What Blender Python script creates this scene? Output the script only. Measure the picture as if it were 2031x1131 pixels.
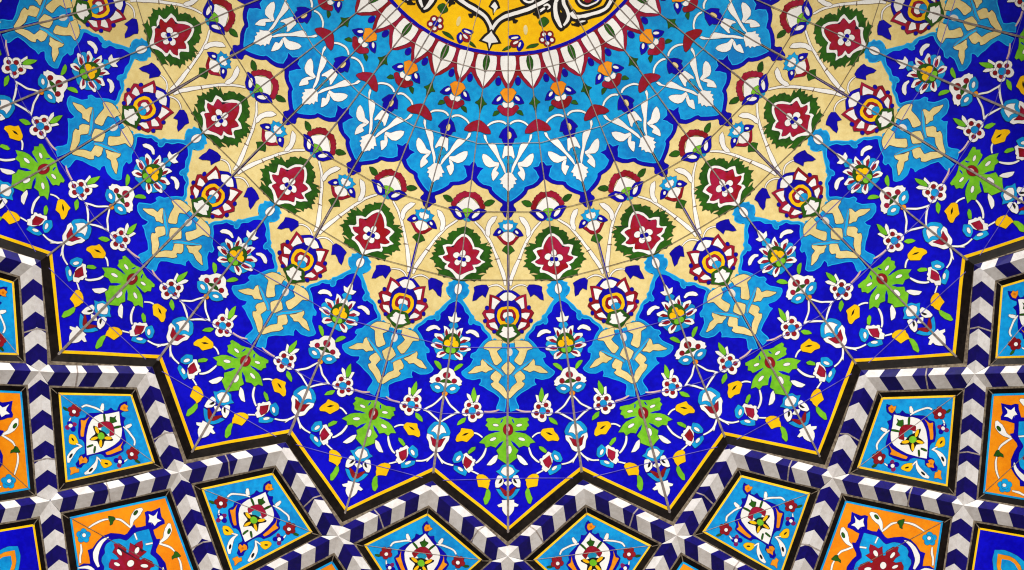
import bpy, math, random
from mathutils import Matrix, Vector, noise as mnoise
from mathutils.geometry import tessellate_polygon
random.seed(7)
S = bpy.context.scene
for o in list(bpy.data.objects): bpy.data.objects.remove(o)
col = S.collection
# ---------------------------------------------------------------- frame of the vault
U = 0.0025                      # metres per drawing unit
LEAN = math.radians(22)         # the vault face leans over the viewer
sA, cA = math.sin(LEAN), math.cos(LEAN)
LIFT = 5.2
VAULT = Matrix(((1, 0, 0, 0), (0, -sA, -cA, 0), (0, cA, -sA, LIFT), (0, 0, 0, 1)))
# ---------------------------------------------------------------- camera
F, TA, TB, ROLL, CX, CY = 2500.0, 0.13831929, 0.00049738, 0.00301895, 0.0031472, 0.16450551
def rotmat():
    ca, sa, cb, sb, cr, sr = math.cos(TA), math.sin(TA), math.cos(TB), math.sin(TB), math.cos(ROLL), math.sin(ROLL)
    Rx = Matrix(((1, 0, 0), (0, ca, -sa), (0, sa, ca)))
    Ry = Matrix(((cb, 0, -sb), (0, 1, 0), (sb, 0, cb)))
    Rz = Matrix(((cr, -sr, 0), (sr, cr, 0), (0, 0, 1)))
    return Rz @ Ry @ Rx
RC = rotmat()
cam = bpy.data.cameras.new('camera'); camo = bpy.data.objects.new('camera', cam); col.objects.link(camo)
cam.sensor_width = 36; cam.lens = 36 * F / 2031; cam.clip_end = 500; cam.clip_start = .05
axes = [RC[0], -RC[1], -RC[2]]
loc3 = Matrix([[a[0] for a in axes], [-a[1] for a in axes], [-a[2] for a in axes]]).to_4x4()
camo.matrix_world = VAULT @ Matrix.Translation((CX * F * U, -CY * F * U, F * U)) @ loc3
S.camera = camo
S.render.resolution_x, S.render.resolution_y = 1024, 570
# ---------------------------------------------------------------- light
SUN_EL, SUN_AZ = 31.0, 4.0      # behind the viewer
w = bpy.data.worlds.new('World'); S.world = w; w.use_nodes = True
nt = w.node_tree; bg = nt.nodes['Background']
sky = nt.nodes.new('ShaderNodeTexSky'); sky.sky_type = 'NISHITA'; sky.sun_disc = False
sky.sun_elevation = math.radians(SUN_EL); sky.sun_rotation = math.radians(180 + SUN_AZ)
sky.dust_density = 2.0
nt.links.new(sky.outputs[0], bg.inputs[0]); bg.inputs[1].default_value = 0.07
sl = bpy.data.lights.new('sun', 'SUN'); sl.energy = 4.0; sl.angle = math.radians(16); sl.color = (1, .985, .955)
so = bpy.data.objects.new('sun', sl); col.objects.link(so); so.location = (0, -8, 9)
e, a = math.radians(SUN_EL), math.radians(SUN_AZ)
d = Vector((math.sin(a) * math.cos(e), -math.cos(a) * math.cos(e), math.sin(e)))
so.rotation_euler = d.to_track_quat('Z', 'Y').to_euler()
S.view_settings.view_transform = 'Standard'; S.view_settings.look = 'None'; S.view_settings.gamma = 1
S.view_settings.exposure = 0.04
S.cycles.filter_width = 1.15
# ---------------------------------------------------------------- glazes
def lin(h):
    v = [int(h[i:i + 2], 16) / 255 for i in (0, 2, 4)]
    return [c / 12.92 if c <= .04045 else ((c + .055) / 1.055) ** 2.4 for c in v]
GL = dict(cobaltjoint=('5A50B4', '7A72C4'), white=('F6F5F2', 'EEECE8'), ivory=('E8E2D8', 'D6CFC2'), cream=('ECD896', 'E0C882'), turq=('0488CC', '0AA4E2'), turq2=('047CC8', '089CDE'),
          turq3=('0AA0E6', '0682CC'), teal=('1484AC', '1C98BC'), navy=('060098', '0C02AC'), field=('0300AC', '0806CA'), dgreen=('28600E', '1C480C'), lgreen=('66B41E', '7CC828'),
          red=('86080F', 'A01238'), rose=('960A12', 'A61440'), dred=('7E0A10', '981424'), crimson=('981038', '8C0C16'), orange=('E88810', 'F49A1C'), amber=('C86808', 'D87810'),
          yellow=('F2B800', 'FCC804'), gold=('F4BC00', 'F8CC10'), black=('100C0C', '1A1412'), trim=('0E0A08', '1C1613'), violet=('701060', '8C1858'), pinkw=('E0C4C0', 'D0A8A0'),
          lily=('E8DCB0', 'E0C878'), orangef=('EC8408', 'F4940E'), line=('1C1030', '2A1A2C'), chevwhite=('E4E0DE', 'D2CCC8'), chevnavy=('0A0454', '12076C'), umber=('8A7458', '6A5440'), mustard=('F4BE20', 'FFD434'), turqrim=('18B8F0', '10A8EC'))
MATS = {}
def noise(N, L, vec, scale, detail=2):
    n = N.new('ShaderNodeTexNoise'); n.inputs['Scale'].default_value = scale; n.inputs['Detail'].default_value = detail
    L.new(vec, n.inputs['Vector']); return n
def mat(name):
    if name in MATS: return MATS[name]
    m_ = bpy.data.materials.new(name + '_glaze'); m_.use_nodes = True; MATS[name] = m_
    N, L = m_.node_tree.nodes, m_.node_tree.links; p = N['Principled BSDF']
    geo = N.new('ShaderNodeNewGeometry')
    c1, c2 = (lin(x) for x in GL[name])
    big = noise(N, L, geo.outputs['Position'], 7.0, 1); small = noise(N, L, geo.outputs['Position'], 42.0, 3)
    add = N.new('ShaderNodeMath'); add.operation = 'ADD'; L.new(big.outputs[0], add.inputs[0]); L.new(small.outputs[0], add.inputs[1])
    mr = N.new('ShaderNodeMapRange'); mr.inputs['From Min'].default_value = .8; mr.inputs['From Max'].default_value = 1.2
    L.new(add.outputs[0], mr.inputs[0])
    mix = N.new('ShaderNodeMix'); mix.data_type = 'RGBA'; mix.inputs[6].default_value = c1 + [1]; mix.inputs[7].default_value = c2 + [1]
    L.new(mr.outputs[0], mix.inputs[0])
    # fine brush / crackle mottling of the pigment
    fine = noise(N, L, geo.outputs['Position'], 190.0, 3)
    mr2 = N.new('ShaderNodeMapRange'); mr2.inputs['From Min'].default_value = .3; mr2.inputs['From Max'].default_value = .7
    mr2.inputs['To Min'].default_value = .95; mr2.inputs['To Max'].default_value = 1.04; L.new(fine.outputs[0], mr2.inputs[0])
    mul = N.new('ShaderNodeVectorMath'); mul.operation = 'SCALE'; L.new(mix.outputs[2], mul.inputs[0]); L.new(mr2.outputs[0], mul.inputs['Scale'])
    grime = noise(N, L, geo.outputs['Position'], 2.3, 4); mr3 = N.new('ShaderNodeMapRange'); mr3.inputs['From Min'].default_value = .35; mr3.inputs['From Max'].default_value = .65
    mr3.inputs['To Min'].default_value = .9; mr3.inputs['To Max'].default_value = 1.03; L.new(grime.outputs[0], mr3.inputs[0])
    mul2 = N.new('ShaderNodeVectorMath'); mul2.operation = 'SCALE'; L.new(mul.outputs[0], mul2.inputs[0]); L.new(mr3.outputs[0], mul2.inputs['Scale'])
    L.new(mul2.outputs[0], p.inputs['Base Color'])
    p.inputs['Roughness'].default_value = {'umber': .9, 'chevnavy': .36, 'chevwhite': .3, 'trim': .35}.get(name, .28)
    p.inputs['Specular IOR Level'].default_value = {'umber': .1, 'chevnavy': .3, 'field': .22, 'navy': .22, 'trim': .1, 'chevwhite': .3}.get(name, .35)
    bn = noise(N, L, geo.outputs['Position'], 26.0, 3); bp = N.new('ShaderNodeBump'); bp.inputs['Strength'].default_value = .10; bp.inputs['Distance'].default_value = .004
    L.new(bn.outputs[0], bp.inputs['Height']); L.new(bp.outputs[0], p.inputs['Normal'])
    return m_
def grout_mat(name, c1, c2):
    m_ = bpy.data.materials.new(name); m_.use_nodes = True; MATS[name] = m_
    N, L = m_.node_tree.nodes, m_.node_tree.links; p = N['Principled BSDF']; geo = N.new('ShaderNodeNewGeometry')
    n = noise(N, L, geo.outputs['Position'], 60.0, 4); r = N.new('ShaderNodeValToRGB')
    r.color_ramp.elements[0].position = .35; r.color_ramp.elements[1].position = .68
    r.color_ramp.elements[0].color = lin(c1) + [1]; r.color_ramp.elements[1].color = lin(c2) + [1]
    L.new(n.outputs[0], r.inputs[0]); L.new(r.outputs[0], p.inputs['Base Color']); p.inputs['Roughness'].default_value = .92
    bp = N.new('ShaderNodeBump'); bp.inputs['Strength'].default_value = .5; bp.inputs['Distance'].default_value = .004
    L.new(n.outputs[0], bp.inputs['Height']); L.new(bp.outputs[0], p.inputs['Normal'])
grout_mat('seam', '6E6460', '968A82'); grout_mat('joint', '8A7C76', 'B4A8A0'); grout_mat('dust', '54473A', '8A7C68'); grout_mat('paving', '7A7268', '9A9082')
# ---------------------------------------------------------------- geometry helpers (drawing units)
KAP = 0.02 / F
# the vault is set out by hand: measured departures from the regular figure (x, y, dx, dy) plus brush waver
SETOUT = [[-150,1139,0.9,2.1],[150,1139,0.5,-2.9],[-440,1061,-2.3,0.4],[440,1061,0.2,2.6],[-699,911,-0.7,-3.5],[699,911,0.0,-0.2],[-911,699,1.8,-0.8],[911,699,-1.0,3.6],[0,1268,2.8,-5.4],[328,1225,3.9,-3.0],[-328,1225,-0.0,2.2],[634,1098,-1.2,5.7],[-634,1098,-3.7,-0.1],[897,897,1.6,1.5],[-897,897,2.7,-1.8],[0,823,2.7,-0.3],[-213,795,5.3,2.8],[-411,712,2.8,-3.8],[-582,582,-3.0,1.9],[-712,411,1.6,-0.3],[-795,213,0.8,6],[795,213,2.3,5.9],[712,411,0.9,-1.9],[582,582,-3.2,-2.7],[93,704,-0.2,1.3],[-93,704,1.4,2.8],[-272,656,0.4,-0.1],[-432,563,-1.7,-0.0],[-563,432,0.7,-4.4],[-656,272,-4.1,1.2],[656,272,-0.4,-1.9],[563,432,-4.4,-1.7],[0,1058,1.3,-3.4],[-274,1022,1.5,2.4],[-529,917,0.5,-1.7],[-748,748,-5.0,1.3],[-917,529,-1.2,1.2],[748,748,-1.9,-3.4],[917,529,-0.1,1.7],[0,594,2.1,0.0],[-154,574,-0.2,2.7],[-297,514,-0.7,-0.4],[-420,420,2.4,-2.2],[154,574,-0.9,0.8],[-342,1276,-1.7,-6],[342,1276,5.9,-6],[660,1144,0.3,4.9],[-660,1144,-4.9,-1.6],[934,934,2.5,0.0],[-934,934,-5.6,2.8],[925,1205,1.4,0.2],[-925,1205,-1.6,-2.4]]
def warp(x, y):
    n1 = mnoise.noise_vector(Vector((x * .011, y * .011, 3.1))); n2 = mnoise.noise_vector(Vector((x * .07, y * .07, 7.7)))
    wx = n1.x * 1.6 + n2.x * .8; wy = n1.y * 1.6 + n2.y * .8; sw = .25; ax = ay = 0.
    for px, py, dx, dy in SETOUT:
        q = ((px - x) ** 2 + (py - y) ** 2) / 16000.
        if q < 9:
            e_ = math.exp(-q); sw += e_; ax += dx * e_; ay += dy * e_
    return wx + ax / sw, wy + ay / sw
def hgt(x, y): return KAP * (x * x + y * y)
def project(x, y, h=0):
    v = RC @ Vector((x - CX * F, y - CY * F, F - h - hgt(x, y)))
    return 1015.5 + F * v.x / v.z, 565.5 + F * v.y / v.z
def seen(x, y, mgn=110):
    u, v = project(x, y); return -mgn < u < 2031 + mgn and -mgn < v < 1131 + mgn
def rot(p, deg):
    a = math.radians(deg); c, s = math.cos(a), math.sin(a); return (p[0] * c + p[1] * s, -p[0] * s + p[1] * c)
class Mesh:
    """collects faces in the local drawing frame (x right, y outward, z off the face)"""
    def __init__(s, off=(0, 0), fdeg=0): s.fdeg = fdeg; s.v = []; s.f = []; s.m = []; s.names = []; s.off = off
    def slot(s, c):
        if c not in s.names: s.names.append(c)
        return s.names.index(c)
    def face(s, pts, c):
        """pts: (x, y, z) above the curved face, any order"""
        ar = sum(p[0] * q[1] - q[0] * p[1] for p, q in zip(pts, pts[1:] + pts[:1]))
        if ar > 0: pts = pts[::-1]
        i0 = len(s.v); k = s.slot(c)
        for x, y, z in pts:
            X, Y = rot((x, y), s.fdeg) if s.fdeg else (x, y)
            wx, wy = warp(X, Y)
            if s.fdeg: wx, wy = rot((wx, wy), -s.fdeg)
            s.v.append(((x + wx - s.off[0]) * U, -(y + wy - s.off[1]) * U, (z + hgt(x, y)) * U))
        n = len(pts)
        if n <= 4: s.f.append(tuple(range(i0, i0 + n))); s.m.append(k); return
        for t in tessellate_polygon([[Vector((x, y, 0)) for x, y, z in pts]]):
            a_, b_, c_ = (pts[i] for i in t)
            if (b_[0] - a_[0]) * (c_[1] - a_[1]) - (c_[0] - a_[0]) * (b_[1] - a_[1]) > 0: t = t[::-1]
            s.f.append(tuple(i0 + i for i in t)); s.m.append(k)
    def data(s, name):
        me = bpy.data.meshes.new(name); me.from_pydata(s.v, [], s.f)
        for c in s.names: me.materials.append(MATS[c] if c in MATS else mat(c))
        me.polygons.foreach_set('material_index', s.m); me.update(); return me
    def obj(s, name, parent=None, deg=0):
        return link(name, s.data(name), parent, deg)
def link(name, data, parent=None, deg=0):
    o = bpy.data.objects.new(name, data); col.objects.link(o)
    if parent: o.parent = parent
    if deg: o.rotation_euler = (0, 0, math.radians(deg))
    return o
def thing(name, label, cat, mw, group=None):
    o = bpy.data.objects.new(name, None); col.objects.link(o); o.matrix_world = mw; o.empty_display_size = .1
    o['label'] = label; o['category'] = cat
    if group: o['group'] = group
    return o
def chaikin(P, closed):
    Q = []; n = len(P)
    if closed:
        for i in range(n):
            a, b = P[i], P[(i + 1) % n]
            Q += [(a[0] * .88 + b[0] * .12, a[1] * .88 + b[1] * .12), (a[0] * .12 + b[0] * .88, a[1] * .12 + b[1] * .88)]
        return Q
    Q = [P[0]]
    for i in range(n - 1):
        a, b = P[i], P[i + 1]
        if i > 0: Q.append((a[0] * .88 + b[0] * .12, a[1] * .88 + b[1] * .12))
        if i < n - 2: Q.append((a[0] * .12 + b[0] * .88, a[1] * .12 + b[1] * .88))
    return Q + [P[-1]]
def catmull(P):
    Q = []; n = len(P)
    for i in range(n):
        p0, p1, p2, p3 = P[i - 1], P[i], P[(i + 1) % n], P[(i + 2) % n]
        for t in (0, .5):
            Q.append(tuple(.5 * (2 * p1[j] + (p2[j] - p0[j]) * t + (2 * p0[j] - 5 * p1[j] + 4 * p2[j] - p3[j]) * t * t + (3 * p1[j] - p0[j] - 3 * p2[j] + p3[j]) * t ** 3) for j in (0, 1)))
    return Q
def grow(P, w, fix=False):
    n = len(P); ar = sum(p[0] * q[1] - q[0] * p[1] for p, q in zip(P, P[1:] + P[:1])); sg = 1 if ar > 0 else -1; Q = []
    for i in range(n):
        a, b, c = P[i - 1], P[i], P[(i + 1) % n]
        if fix and (abs(b[0]) < .3 or abs(abs(b[0]) - b[1] * math.tan(math.radians(7.5))) < .4): Q.append(b); continue
        d1 = Vector((b[0] - a[0], b[1] - a[1])); d2 = Vector((c[0] - b[0], c[1] - b[1]))
        if d1.length < 1e-6 or d2.length < 1e-6: Q.append(b); continue
        d1.normalize(); d2.normalize(); m_ = Vector((d1.y + d2.y, -d1.x - d2.x))
        if m_.length < .3: Q.append(b); continue
        m_.normalize(); Q.append((b[0] + sg * m_.x * w, b[1] + sg * m_.y * w))
    return Q
def outline(sh):
    sub, colr, lay, q, fl = sh
    P = list(zip(q[::2], q[1::2]))
    if 'h' in fl:
        if 'p' not in fl: P = chaikin(P, False)
        P = P + [(-x, y) for x, y in P[::-1] if abs(x) > 1e-6]
    elif 's' in fl: P = catmull(P)
    elif 'p' not in fl: P = chaikin(P, True)
    return P
def put(ms, sh, z, mirror=False, deg=0):
    P = outline(sh)
    if mirror: P = [(-x, y) for x, y in P]
    fl = sh[4]
    def lay(P, z, c):
        ms.face([(*rot(p, deg), z) for p in P], c)
    if 'w' in fl: P = grow(P, 1.3)
    if 'o' in fl: lay(grow(P, 1.0), z - .03, 'umber')
    if 'b' not in fl and 'o' not in fl and 'r' not in fl and len(P) > 3 and sh[1] in ('white', 'red', 'rose', 'dred', 'orange', 'yellow', 'turq', 'turq3', 'lgreen', 'cream', 'dgreen', 'navy', 'crimson'): lay(grow(P, .7 if sh[1] != 'cream' else 1.0, True), z - .01, 'line')
    if 'b' in fl: lay(grow(P, 5.4), z - .06, 'black')
    if 'r' in fl: lay(P, z - .03, 'turqrim'); P = grow(P, -1.7, True)
    lay(P, z, sh[1])
# ---------------------------------------------------------------- traced drawing of one 7.5 degree repeat
DATA = [
["collar","white_petal",0,"A",[["","white",2,[0,307.5,14.4,308.2,15.2,322.1,13.3,336.0,8.3,350.0,0,364.0],"h"]]],
["collar","broad_white_petal",7.5,"A",[["","white",2,[0,309.5,-18.2,308.5,-20.1,323.8,-19.6,337.9,-14.7,349.4,-7.3,359.8,0,371.6],"h"],["leaf","dgreen",3,[0,309.6,-3.4,310.4,-6.1,319.4,-5.2,330.4,-1.9,339.4,0.4,346.7,0,350.8],"h"]]],
["collar","crimson_petal_edge",0,"F",[["","crimson",1,[1.9,303.6,2.1,372.0,4.4,369.9,8.3,364.0,13.0,353.1,17.7,345.3,19.2,345.3,26.3,353.0,38.2,365.4,49.0,372.2,49.3,374.7,42.9,302.7],"p"]]],
["collar","navy_bead",0,"G",[["","navy",2,[24.3,356.9,23.3,361.5,20.7,364.3,17.4,364.3,14.7,361.5,13.6,357.0,14.6,352.4,17.3,349.6,20.6,349.6,23.3,352.4],"s"]]],
["collar","orange_bell_flower",0,"A",[["leaf","dgreen",2,[16.4,416.8,21.1,412.2,26.6,413.7,30.1,422.7,24.3,421.5],"g"],["","red",3,[0,406.8,6.1,408.3,11.3,405.9,13.9,402.0,18.7,403.1,21.4,408.3,16.4,414.5,10.1,420.8,0,424.4],"h"],["","navy",3,[9.2,392.2,13.9,384.9,18.6,382.9,24.9,388.0,32.0,399.2,22.6,400.8,13.9,398.9],"g"],["eye","white",4,[21.9,394.0,20.0,394.3,17.3,393.0,14.8,390.6,13.5,387.9,13.8,386.1,15.7,385.7,18.4,387.0,20.9,389.5,22.2,392.1],"gs"],["eye","white",4,[0,399.0,6.1,397.4,9.2,396.3,11.6,399.7,10.0,404.7,6.1,407.8,0,405.7],"h"],["bell","orange",5,[0,370.2,9.1,370.6,16.2,378.7,11.5,384.1,8.4,391.9,0,399.0],"h"]]],
["collar","white_arc",0,"G",[["","white",3,[5.0,439.8,5.9,439.0,7.2,437.9,8.7,436.9,10.6,436.1,12.8,435.3,15.1,434.8,17.4,434.6,19.8,434.7,22.4,435.1,25.2,435.7,28.1,436.6,30.6,437.6,32.6,438.5,34.3,439.6,35.9,440.8,37.4,442.0,38.9,443.2,39.9,444.0,41.9,442.0,41.0,441.0,39.6,439.6,38.0,438.1,36.4,436.8,34.5,435.4,32.2,434.2,29.3,433.1,26.2,432.1,23.1,431.4,20.2,431.0,17.3,430.9,14.6,431.1,11.8,431.7,9.1,432.6,6.8,433.7,4.9,435.1,3.5,436.7,2.7,437.7],"p"]]],
["collar","green_sepal",7.5,"A",[["","dgreen",2,[0,378.8,1.7,382.1,-1.2,388.8,-5.4,396.8,-11.9,402.3,-5.0,404.4,-2.1,412.2,-0.5,421.1,0,425.1],"h"]]],
["collar","crimson_fan",7.5,"A",[["","crimson",4,[0,433.4,-4.9,435.1,-12.7,439.7,-19.8,445.5,-25.1,452.7,-25.8,457.6,-15.1,458.7,-5.1,455.5,0,456.5],"h"]]],
["collar","navy_bell",0,"A",[["","navy",3,[0,440.4,5.4,445.9,10.2,449.0,14.9,456.8,18.4,463.9,11.8,466.2,12.1,469.4,8.7,475.7,5.5,479.6,0,480.4],"h"],["heart","cream",4,[6.1,460.3,5.4,464.4,3.5,466.9,1.1,466.9,-0.8,464.4,-1.5,460.3,-0.8,456.3,1.1,453.8,3.5,453.8,5.4,456.3],"s"],["stem","white",3,[0,480.4,7.9,481.2,10.6,493.0,12.7,503.2,10.7,506.3,6.4,500.8,0,499.3],"h"],["node","teal",4,[10.7,511.4,9.1,514.2,5.0,515.9,-0.1,515.9,-4.2,514.2,-5.8,511.4,-4.2,508.6,-0.1,506.9,5.0,506.9,9.1,508.6],"s"]]],
["collar","navy_palmette_border",0,"F",[["","navy",1,[2.4,485.1,63.9,485.1,71.8,545.4,68.4,549.9,60.5,558.3,50.5,563.9,39.4,567.1,36.0,574.3,28.4,583.0,19.4,590.2,10.9,595.5,11.0,600.2,14.6,604.5,15.8,608.8,11.0,611.7,6.7,620.5,2.7,623.7],"c"]]],
["collar","turquoise_palmette",0,"F",[["","turq2",2,[2.4,482.0,63.4,481.9,66.2,502.5,70.5,510.4,64.2,513.6,61.1,521.5,48.4,524.1,55.6,530.7,58.3,537.0,62.0,543.3,56.5,551.2,48.6,557.1,37.5,560.5,32.4,563.2,31.2,568.7,24.9,575.9,15.4,583.8,8.2,589.1,2.7,591.8],"pr"]]],
["collar","ivory_leaf_spray",0,"G",[["","white",3,[48.7,458.3,43.7,459.9,42.1,470.1,39.0,475.9,30.8,474.4,24.5,478.8,21.0,488.2,19.0,496.1,16.7,504.0,11.2,513.4,6.4,524.5,5.4,536.3,8.5,533.2,12.8,522.9,19.1,510.3,26.9,497.6,35.6,485.0,43.1,473.2,47.8,466.1],"c"],["leaf","white",3,[50.2,495.7,43.5,497.6,35.7,503.9,28.6,511.8,18.3,514.2,19.1,520.5,27.0,521.3,37.3,523.1,45.2,518.8,49.6,511.7,51.8,502.3],"c"],["leaf","white",4,[19.1,520.7,25.4,521.0,31.0,527.6,33.9,537.0,31.9,546.5,29.5,550.5,23.9,543.4,18.4,535.5,20.7,532.3,24.7,530.7],"c"]]],
["collar","ivory_palmette_heart",0,"A",[["","white",3,[0,533.3,6.3,534.3,9.2,537.8,11.7,541.9,17.5,547.5,13.0,550.1,15.9,556.4,10.8,557.0,10.5,563.1,6.7,564.4,0,572.8],"hp"]]],
["cream","cream_ground",0,"F",[["","cream",0,[2.6,568.8,68.6,521.3,98.2,746.1,89.6,748.0,83.5,781.9,91.5,787.6,83.6,799.8,74.0,817.7,61.3,834.0,45.3,850.3,33.2,866.7,27.4,877.1,2.7,877.2],"p"]]],
["cream","red_arch_flower",7.5,"A",[["leaf","dgreen",2,[-51.6,589.3,-44.2,587.5,-36.5,589.6,-31.1,595.1,-33.1,600.8,-41.1,600.6,-47.6,595.4],"g"],["","red",2,[0,576.9,-2.1,577.2,-6.1,577.2,-9.9,575.7,-14.2,578.1,-15.2,579.5,-20.2,581.3,-21.7,584.3,-25.0,585.5,-25.5,589.4,-29.6,592.1,-29.4,596.9,-32.9,599.7,-34.0,606.0,-26.0,608.3,-22.2,601.1,-17.0,594.2,-10.7,588.4,0,586.4],"h"],["heart","white",2,[0,586.4,-7.6,589.8,-16.7,598.2,-22.4,603.0,-23.2,608.6,-11.2,617.7,0,619.9],"h"],["heart","lgreen",3,[0,608.0,-7.1,611.1,-10.5,612.3,-5.0,620.2,-1.9,627.0,0,628.1],"h"],["petal","navy",4,[-38.4,611.1,-30.8,608.4,-21.1,607.7,-13.6,611.9,-6.5,618.7,-2.7,626.9,-8.1,631.4,-14.7,632.9,-23.8,629.0,-30.7,619.8],"g"],["eye","white",5,[-10.9,627.5,-13.8,627.6,-18.2,624.9,-22.3,620.4,-24.6,615.8,-24.3,612.9,-21.3,612.8,-17.0,615.5,-12.8,620.0,-10.5,624.5],"gs"],["node","teal",3,[8.7,632.4,6.9,634.3,2.8,635.0,-2.1,634.4,-5.9,632.6,-7.1,630.4,-5.4,628.5,-1.3,627.8,3.6,628.4,7.4,630.2],"s"]]],
["cream","small_lotus_bud",0,"A",[["","turq",2,[0,626.2,6.0,629.3,8.3,627.3,11.1,632.5,19.5,634.1,15.9,639.7,18.0,646.4,12.1,646.9,10.0,651.7,0,650.6],"hp"],["","white",3,[0,634.1,5.7,636.5,9.2,636.2,9.8,642.6,6.8,644.5,5.7,646.9,0,647.4],"hp"],["","red",2,[0,678.9,9.3,675.7,15.6,668.5,22.3,660.4,15.6,660.8,8.5,666.1,0,670.1],"h"],["","white",2,[0,651.7,8.4,653.3,14.3,660.8,9.3,667.7,0,672.5],"h"],["petal","navy",3,[8.9,652.2,14.0,645.8,19.5,644.1,25.1,649.2,30.8,658.5,22.0,660.0,15.6,656.9],"g"],["eye","white",4,[20.1,654.1,18.7,654.7,16.6,654.2,14.8,652.6,13.9,650.7,14.2,649.2,15.7,648.6,17.7,649.1,19.5,650.7,20.5,652.6],"gs"],["leaf","dgreen",1,[0,675.7,7.4,681.3,12.8,688.5,6.9,691.3,0,698.7],"h"]]],
["cream","white_stem",0,"G",[["","white",1,[64.6,629.6,60.8,633.3,55.6,638.6,50.7,644.0,47.1,648.7,43.9,653.5,40.8,658.5,37.7,663.9,34.7,669.6,31.7,675.3,29.1,681.1,26.5,687.0,23.9,693.2,20.7,699.9,17.4,707.0,14.3,713.8,11.6,720.1,9.1,726.0,7.0,731.4,5.5,736.2,4.3,740.6,3.5,745.1,3.3,750.2,3.6,755.1,3.9,758.5,7.1,758.7,7.8,755.4,8.6,750.7,9.8,746.3,11.0,742.6,12.6,738.7,14.5,734.1,16.2,728.7,18.3,722.7,20.5,716.3,23.0,709.3,25.7,702.0,28.3,695.1,31.0,688.9,33.6,683.2,36.3,677.5,39.0,671.8,41.8,666.1,44.7,660.7,47.5,655.7,50.4,651.0,53.7,646.4,58.3,641.1,63.3,635.7,66.8,631.9],"po"],["","umber",1,[34.9,673.9,36.6,675.4,38.9,677.2,40.6,678.6,41.9,676.8,39.9,675.7,37.3,674.2,35.4,673.2],"p"],["","umber",1,[17.3,705.2,18.7,705.7,20.8,706.4,22.8,707.0,24.5,707.1,26.1,707.1,27.2,707.1,27.4,705.5,26.3,705.2,24.8,704.8,23.2,704.4,21.2,704.4,19.0,704.3,17.4,704.3],"p"],["leaf","white",2,[21.5,621.3,31.4,622.4,39.4,631.6,44.6,644.4,44.6,655.6,38.8,662.0,36.0,655.6,36.3,647.6,33.1,639.6,25.9,630.9],"co"]]],
["cream","pink_rosette",7.5,"A",[["leaf_wreath","dgreen",3,[0,644.3,-5.2,647.2,-11.7,649.9,-16.8,650.2,-16.0,656.1,-24.1,656.7,-27.1,660.5,-31.6,663.2,-30.0,668.2,-33.5,672.6,-32.1,677.3,-40.1,675.6,-47.6,672.4,-43.8,679.4,-50.4,680.1,-57.5,681.5,-52.0,686.7,-59.1,691.5,-52.2,695.6,-57.1,699.0,-52.1,702.9,-61.6,706.2,-56.7,710.7,-58.4,714.3,-64.1,718.6,-55.5,720.6,-53.7,725.4,-50.0,726.7,-52.5,733.7,-44.9,732.7,-34.3,738.0,-40.9,738.8,-49.4,736.4,-42.9,741.8,-43.5,749.8,-35.5,747.6,-31.0,752.7,-21.3,750.1,-12.2,754.8,0,756.2],"hp"],["","white",4,[0,659.6,-6.2,661.6,-14.6,668.6,-20.0,677.9,-22.1,684.6,-30.8,684.6,-41.0,688.8,-38.2,695.0,-34.4,702.7,-36.3,707.4,-48.1,711.5,-41.5,715.9,-37.4,721.3,-28.2,725.1,-32.3,729.8,-32.0,735.3,-22.9,736.8,-13.9,742.7,-7.6,750.0,0,756.3],"h"],["","rose",5,[0,665.8,-4.7,668.5,-11.2,675.8,-16.4,684.8,-18.1,691.1,-25.1,690.5,-32.0,691.9,-29.6,697.7,-25.7,705.5,-29.1,709.1,-37.8,712.2,-31.6,716.9,-19.8,719.2,-25.8,729.3,-15.9,732.8,-7.0,738.7,0,743.7],"hw"],["heart","white",6,[6.2,700.2,4.7,704.0,1.7,706.0,-1.6,705.6,-4.0,702.8,-4.6,698.8,-3.1,695.0,-0.1,692.9,3.3,693.3,5.7,696.1],"c"],["heart","white",6,[-4.2,703.6,-4.7,707.4,-7.7,710.4,-12.1,711.4,-16.1,710.0,-18.2,706.8,-17.6,703.0,-14.6,700.0,-10.3,699.1,-6.3,700.4],"c"],["heart","white",6,[-2.6,721.8,-5.3,724.6,-8.9,725.4,-12.1,723.7,-13.6,720.3,-12.9,716.5,-10.2,713.6,-6.6,712.8,-3.4,714.5,-1.9,717.9],"c"],["heart","white",6,[10.6,719.5,10.3,723.4,8.0,726.3,4.6,727.1,1.2,725.5,-0.7,722.0,-0.4,718.1,1.9,715.2,5.3,714.4,8.6,716.0],"c"],["heart","white",6,[17.6,712.7,14.7,715.3,10.5,715.6,6.6,713.5,4.4,709.9,4.8,706.1,7.6,703.5,11.8,703.2,15.8,705.2,18.0,708.9],"c"],["heart","white",6,[7.5,713.0,5.4,717.5,1.1,719.8,-3.8,719.2,-7.4,715.8,-8.3,710.9,-6.2,706.4,-1.9,704.0,3.0,704.7,6.6,708.1],"c"],["heart","navy",7,[0.1,711.5,-1.0,713.9,-3.2,715.1,-5.8,714.8,-7.6,713.0,-8.1,710.5,-7.0,708.1,-4.8,706.9,-2.2,707.2,-0.4,709.0],"c"],["heart","navy",7,[8.2,712.6,7.1,714.9,4.9,716.1,2.3,715.8,0.4,714.0,-0.0,711.5,1.1,709.2,3.3,707.9,5.8,708.2,7.7,710.0],"c"]]],
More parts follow.
